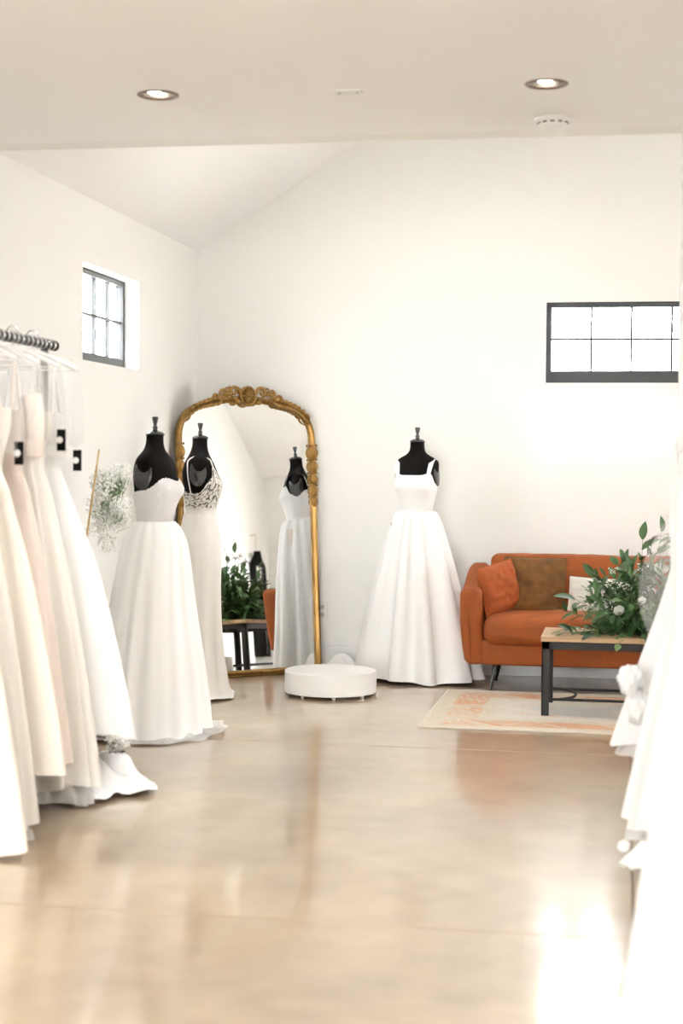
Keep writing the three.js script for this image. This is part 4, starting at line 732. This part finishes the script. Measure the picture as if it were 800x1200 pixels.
// ---------------------------------------------------------------- baby's breath
function gypso(name, label, pos, R, N, sd, extra) {
  seed = sd; const o = thing(name, label, 'flowers', pos), mtx = new THREE.Matrix4(), stems = [];
  const bg = new THREE.IcosahedronGeometry(1, 0), im = new THREE.InstancedMesh(bg, M.bloom, N), ctr = V(extra.cx ?? 0, extra.cy, 0);
  const lobes = Array.from({ length: 16 }, () => V(rr(-1, 1), rr(-1, 1), rr(-1, 1)).normalize().multiplyScalar(rr(0.45, 1)).multiply(R).add(ctr));
  for (let i = 0; i < N; i++) { const l = lobes[i % 16], s = R.x * 0.42, p = l.clone().add(V(rr(-1, 1) + rr(-1, 1), rr(-1, 1) + rr(-1, 1), rr(-1, 1) + rr(-1, 1)).multiplyScalar(s * 0.5)); const k = rr(0.0035, 0.007); mtx.makeScale(k, k * 0.8, k).setPosition(p); im.setMatrixAt(i, mtx); if (i % 5 === 0) { const b = ctr.clone().add(V(0, -R.y * 0.7, 0)).lerp(p, 0.72); stems.push(sweep([b, b.clone().lerp(p, 0.6).add(V(rr(-0.01, 0.01), 0.01, 0)), p], 0.0011, 4, 5)); } }
  im.name = 'blossoms'; im.userData.kind = 'stuff'; im.castShadow = im.receiveShadow = true; o.add(im);
  part('sprigs', merge(stems), M.paleStem, o, 'thin pale green sprigs').userData.kind = 'stuff';
  return o;
}
{
  const o = gypso('babys_breath_stand', 'cloud of white baby\'s breath on a tall stand between rail and strapless gown', [-2.46, 0, -7.14], V(0.13, 0.18, 0.12), 2800, 900, { cy: 1.16, cx: 0.135 });
  const L = (pts, n = 32) => new THREE.LatheGeometry(pts.map(([r, y]) => new THREE.Vector2(r, y)), n);
  part('vase', L([[0, 0.86], [0.035, 0.86], [0.045, 0.90], [0.038, 1.0], [0.05, 1.06], [0.046, 1.06], [0.034, 1.0], [0.04, 0.90], [0, 0.87]]), M.white, o);
  part('stand', L([[0, 0.86], [0.05, 0.86], [0.05, 0.85], [0.012, 0.845], [0.012, 0.02], [0.10, 0.012], [0.10, 0], [0, 0]]), M.white, o);
  part('bamboo_stick', rod(V(0.06, 1.0, 0.10), V(0.135, 1.425, 0.14), 0.0048, 0.0036, 10), M.bamboo, o, 'thin golden bamboo stick');
}
{
  const o = gypso('babys_breath_pot', 'small pot of baby\'s breath on the floor beneath the rail end', [-2.24, 0, -7.02], V(0.045, 0.04, 0.045), 700, 930, { cy: 0.10 });
  part('pot', new THREE.LatheGeometry([[0, 0], [0.025, 0], [0.034, 0.05], [0.037, 0.05], [0.037, 0.058], [0.032, 0.058], [0.03, 0.045], [0, 0.045]].map(([r, y]) => new THREE.Vector2(r, y)), 28), M.cocoa, o, 'brown pot');
}
// ---------------------------------------------------------------- seen only in the mirror: partition side of the room
{
  const o = thing('garment_bag', 'long black garment bag hanging on the partition', 'garment bag', [5.85, 0, ZP - 0.002]);
  part('hook', merge([rod(V(0, 1.66, 0), V(0, 1.66, -0.05), 0.005), sweep([V(0, 1.66, -0.045), V(0, 1.68, -0.06), V(0.0, 1.64, -0.07), V(0, 1.56, -0.06), V(0, 1.47, -0.06)], 0.003, 6, 20)]), M.bamboo, o);
  part('bag', ringGrid(48, 30, (u, v) => { const a = -u * 6.283, y = lerp(1.47, 0.22, v), k = smooth(0, 0.16, v), rx = lerp(0.03, 0.25, k) * (1 - 0.05 * v), rz = 0.045 * (1 + 0.2 * Math.sin(a * 5)); return [rx * Math.sin(a), y, -0.07 + rz * 0.9 * Math.cos(a)]; }), M.black, o);
  part('clear_pocket', rbox(0.13, 0.20, 0.003, 0.001).translate(-0.09, 1.18, -0.115), M.paper, o, 'pale label pocket');
  part('zip', rbox(0.012, 1.1, 0.004, 0.001).translate(0.02, 0.8, -0.117), M.chrome, o);
}
{
  const o = thing('storage_cabinet', 'white panelled storage cabinet against the partition', 'cabinet', [4.1, 0, ZP - 0.23]);
  part('body', box(-0.5, 0.5, 0.06, 1.26, -0.2, 0.21, 0.004), M.trim, o); part('plinth', box(-0.48, 0.48, 0, 0.06, -0.17, 0.2), M.trim, o);
  part('top', box(-0.53, 0.53, 1.26, 1.295, -0.22, 0.212, 0.006), M.trim, o);
  for (const s of [-1, 1]) { const d = part('door', box(s * 0.25 - 0.235, s * 0.25 + 0.235, 0.09, 1.22, -0.218, -0.2, 0.003), M.trim, o); for (const [y0, y1] of [[0.16, 0.62], [0.70, 1.15]]) part('raised_panel', box(s * 0.25 - 0.16, s * 0.25 + 0.16, y0, y1, -0.226, -0.218, 0.003), M.trim, d); part('knob', new THREE.SphereGeometry(0.014, 14, 10).translate(s * 0.045, 0.68, -0.232), M.chrome, d); }
}
renderer.render(scene, camera);
